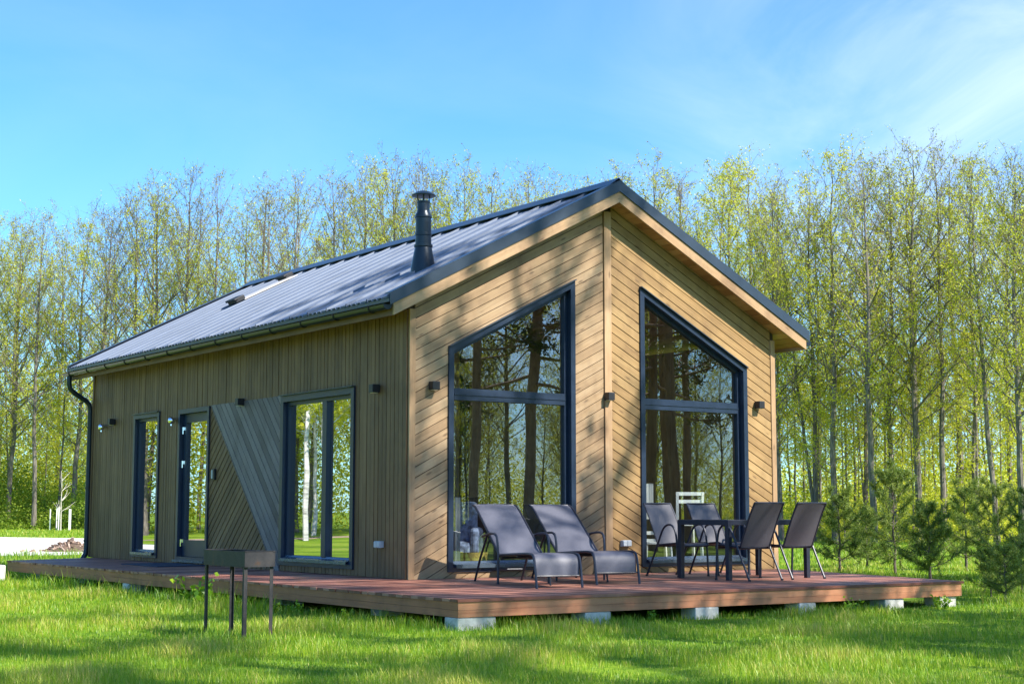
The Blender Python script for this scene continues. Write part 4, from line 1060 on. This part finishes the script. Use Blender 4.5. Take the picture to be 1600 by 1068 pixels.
mb = MB(); mb.lathe([(1.0,-.02),(.7,.10),(.35,.24),(.0001,.30)], (0,0,0), 16); mb.build('mound', plain('mound_soil', (.12,.08,.05), .95, var=.5, scale=8, bump=.8), hp, smooth=True)

# ------------------------------------------------------------------ grass
def patch(x, y):
    return (np.sin(x*1.7+.3*np.sin(y*2.1))*np.sin(y*1.9+.7)+.6*np.sin(x*4.1+y*3.3)*np.sin(y*4.7-x*1.2)+.4*np.sin(x*9.3-y*6.1)*np.sin(y*8.7+x*3.9))
def blades(name, n, d0, d1, half, hscale, wscale, seed, label):
    rg = np.random.default_rng(seed)
    th = YAW+rg.uniform(-half, half, n); d = d0*np.exp(rg.uniform(0, 1, n)*math.log(d1/d0))
    x = CAM.x+np.sin(th)*d/np.cos(th-YAW)*1.0; y = CAM.y+np.cos(th)*d/np.cos(th-YAW)
    pa = patch(x, y)
    keep = ~((x > DX0+.05) & (x < 6.3) & (y > -3.8) & (y < 10.2)) & ~((x > -.1) & (x < W+.1) & (y > -.1) & (y < LEN+.1))
    # gravel stays clear
    dep = (x-CAM.x)*FWD.x+(y-CAM.y)*FWD.y; lat = (x-CAM.x)*RIGHT.x+(y-CAM.y)*RIGHT.y; uu = 800+lat/dep*FPX
    keep &= ~((uu < 420) & (dep > 39.5+uu*.01+rg.normal(size=n)*.15) & (dep < 66-uu*.012+rg.normal(size=n)*.4))
    bare_ = np.sin(x*.9+1.0)*np.sin(y*1.1+.4)+.5*np.sin(x*3.1+2*y)
    keep &= (rg.uniform(0,1,n) < np.clip(1.2-1.0*np.clip(bare_-.65,0,1), .15, 1)) 
    x, y, d, pa, bare_ = x[keep], y[keep], d[keep], pa[keep], bare_[keep]; n = len(x)
    h = hscale*(.055+.038*pa)*rg.uniform(.55,1.35,n); h = np.maximum(h, .022)
    # taller uncut fringe by the deck and round the grill legs
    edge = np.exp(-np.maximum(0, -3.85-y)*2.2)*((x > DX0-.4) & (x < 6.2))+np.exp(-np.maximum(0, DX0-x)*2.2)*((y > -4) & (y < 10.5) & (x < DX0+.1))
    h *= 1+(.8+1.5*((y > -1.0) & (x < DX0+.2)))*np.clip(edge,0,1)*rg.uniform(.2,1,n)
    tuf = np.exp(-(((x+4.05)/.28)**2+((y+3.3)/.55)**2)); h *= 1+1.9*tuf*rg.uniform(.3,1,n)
    w = wscale*.0034*np.maximum(1, d/11)*rg.uniform(.7,1.4,n)
    a = rg.uniform(0, 6.283, n); lean = rg.uniform(.1,.75,n)*h; la = a+rg.normal(size=n)*.6+1.57
    ca, sa = np.cos(a)*w/2, np.sin(a)*w/2; lx, ly = np.cos(la)*lean, np.sin(la)*lean
    z0 = np.full(n, GZ-.005)
    V = np.empty((n,5,3), np.float32)
    V[:,0] = np.stack([x-ca, y-sa, z0],1); V[:,1] = np.stack([x+ca, y+sa, z0],1)
    V[:,2] = np.stack([x+ca*.8+lx*.35, y+sa*.8+ly*.35, GZ+h*.6],1); V[:,3] = np.stack([x-ca*.8+lx*.35, y-sa*.8+ly*.35, GZ+h*.6],1)
    V[:,4] = np.stack([x+lx, y+ly, GZ+h],1)
    me = bpy.data.meshes.new(name); me.vertices.add(5*n); me.vertices.foreach_set('co', V.ravel())
    idx = (np.arange(n, dtype=np.int32)*5)[:,None]+np.array([0,1,2,3,3,2,4], dtype=np.int32)[None]
    me.loops.add(7*n); me.loops.foreach_set('vertex_index', idx.ravel())
    me.polygons.add(2*n); ls = (np.arange(n, dtype=np.int32)*7)[:,None]+np.array([0,4], dtype=np.int32)[None]
    me.polygons.foreach_set('loop_start', ls.ravel())
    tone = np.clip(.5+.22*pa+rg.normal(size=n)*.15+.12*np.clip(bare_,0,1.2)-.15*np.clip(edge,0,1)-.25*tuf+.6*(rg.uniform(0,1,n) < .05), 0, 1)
    at_ = me.attributes.new('tone', 'FLOAT', 'FACE'); at_.data.foreach_set('value', np.repeat(tone, 2).astype(np.float32))
    me.materials.append(M_GRASS); me.update(); me.validate()
    return tag(link(name, me), label, 'grass', kind='stuff')
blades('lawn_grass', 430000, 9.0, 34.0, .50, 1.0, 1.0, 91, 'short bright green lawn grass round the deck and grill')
blades('meadow_grass', 90000, 34.0, 110.0, .42, 1.5, 1.2, 92, 'yellow green grass farther off beside the cabin and gravel')

# weeds along the deck edge
def weed(seed):
    rg = np.random.default_rng(seed); P_ = []; mb = MB()
    for i in range(7):
        a = rg.uniform(0,6.3); p1 = bent((0,0,0), (math.cos(a)*.45, math.sin(a)*.45, .9), rg.uniform(.12,.28), 3, -.2, .3, rg); mb.tube(p1, [.003]*4, 3, caps=False)
        for j in range(1,4):
            for q in range(3): P_.append(tuple(p1[j]+Vector(rg.normal(size=3))*.022))
    return mb.mesh('weed_stems', M_BUSH, recalc=False), qmesh('weed_leaves', leafquads(rg, np.array(P_), .06, aspect=.75), np.clip(.5+rg.normal(size=len(P_))*.1,0,1), M_GRASS)
WV = [weed(101), weed(102), weed(103)]
random.seed(44)
spots = [(-1.98, 1.3), (-2.02, .4), (-2.0, -.5), (-2.03, -1.1), (-1.96, -2.0), (.5,-4.1), (3.1,-4.3), (4.6,-4.35), (4.8,-4.2)]
for i, (x, y) in enumerate(spots):
    s = rnd(.5,.85)
    t = thing('weed_plant', 'small leafy weed growing in the grass along the deck edge', 'weed', (x+rnd(-.05,.05), y+rnd(-.05,.05), GZ), rnd(0,6.28), 'leafy weeds along the deck edge'); t.scale = (s,s,s)
    for nm, me in zip(('stem', 'leaves'), WV[i % 3]): link(nm, me, t)
t = thing('weed_plant', 'taller bright weed standing by the back grill leg against the deck', 'weed', (-2.25, 1.2, GZ), 0); t.scale = (1.5,1.5,1.5)
for nm, me in zip(('stem', 'leaves'), WV[0]): link(nm, me, t)
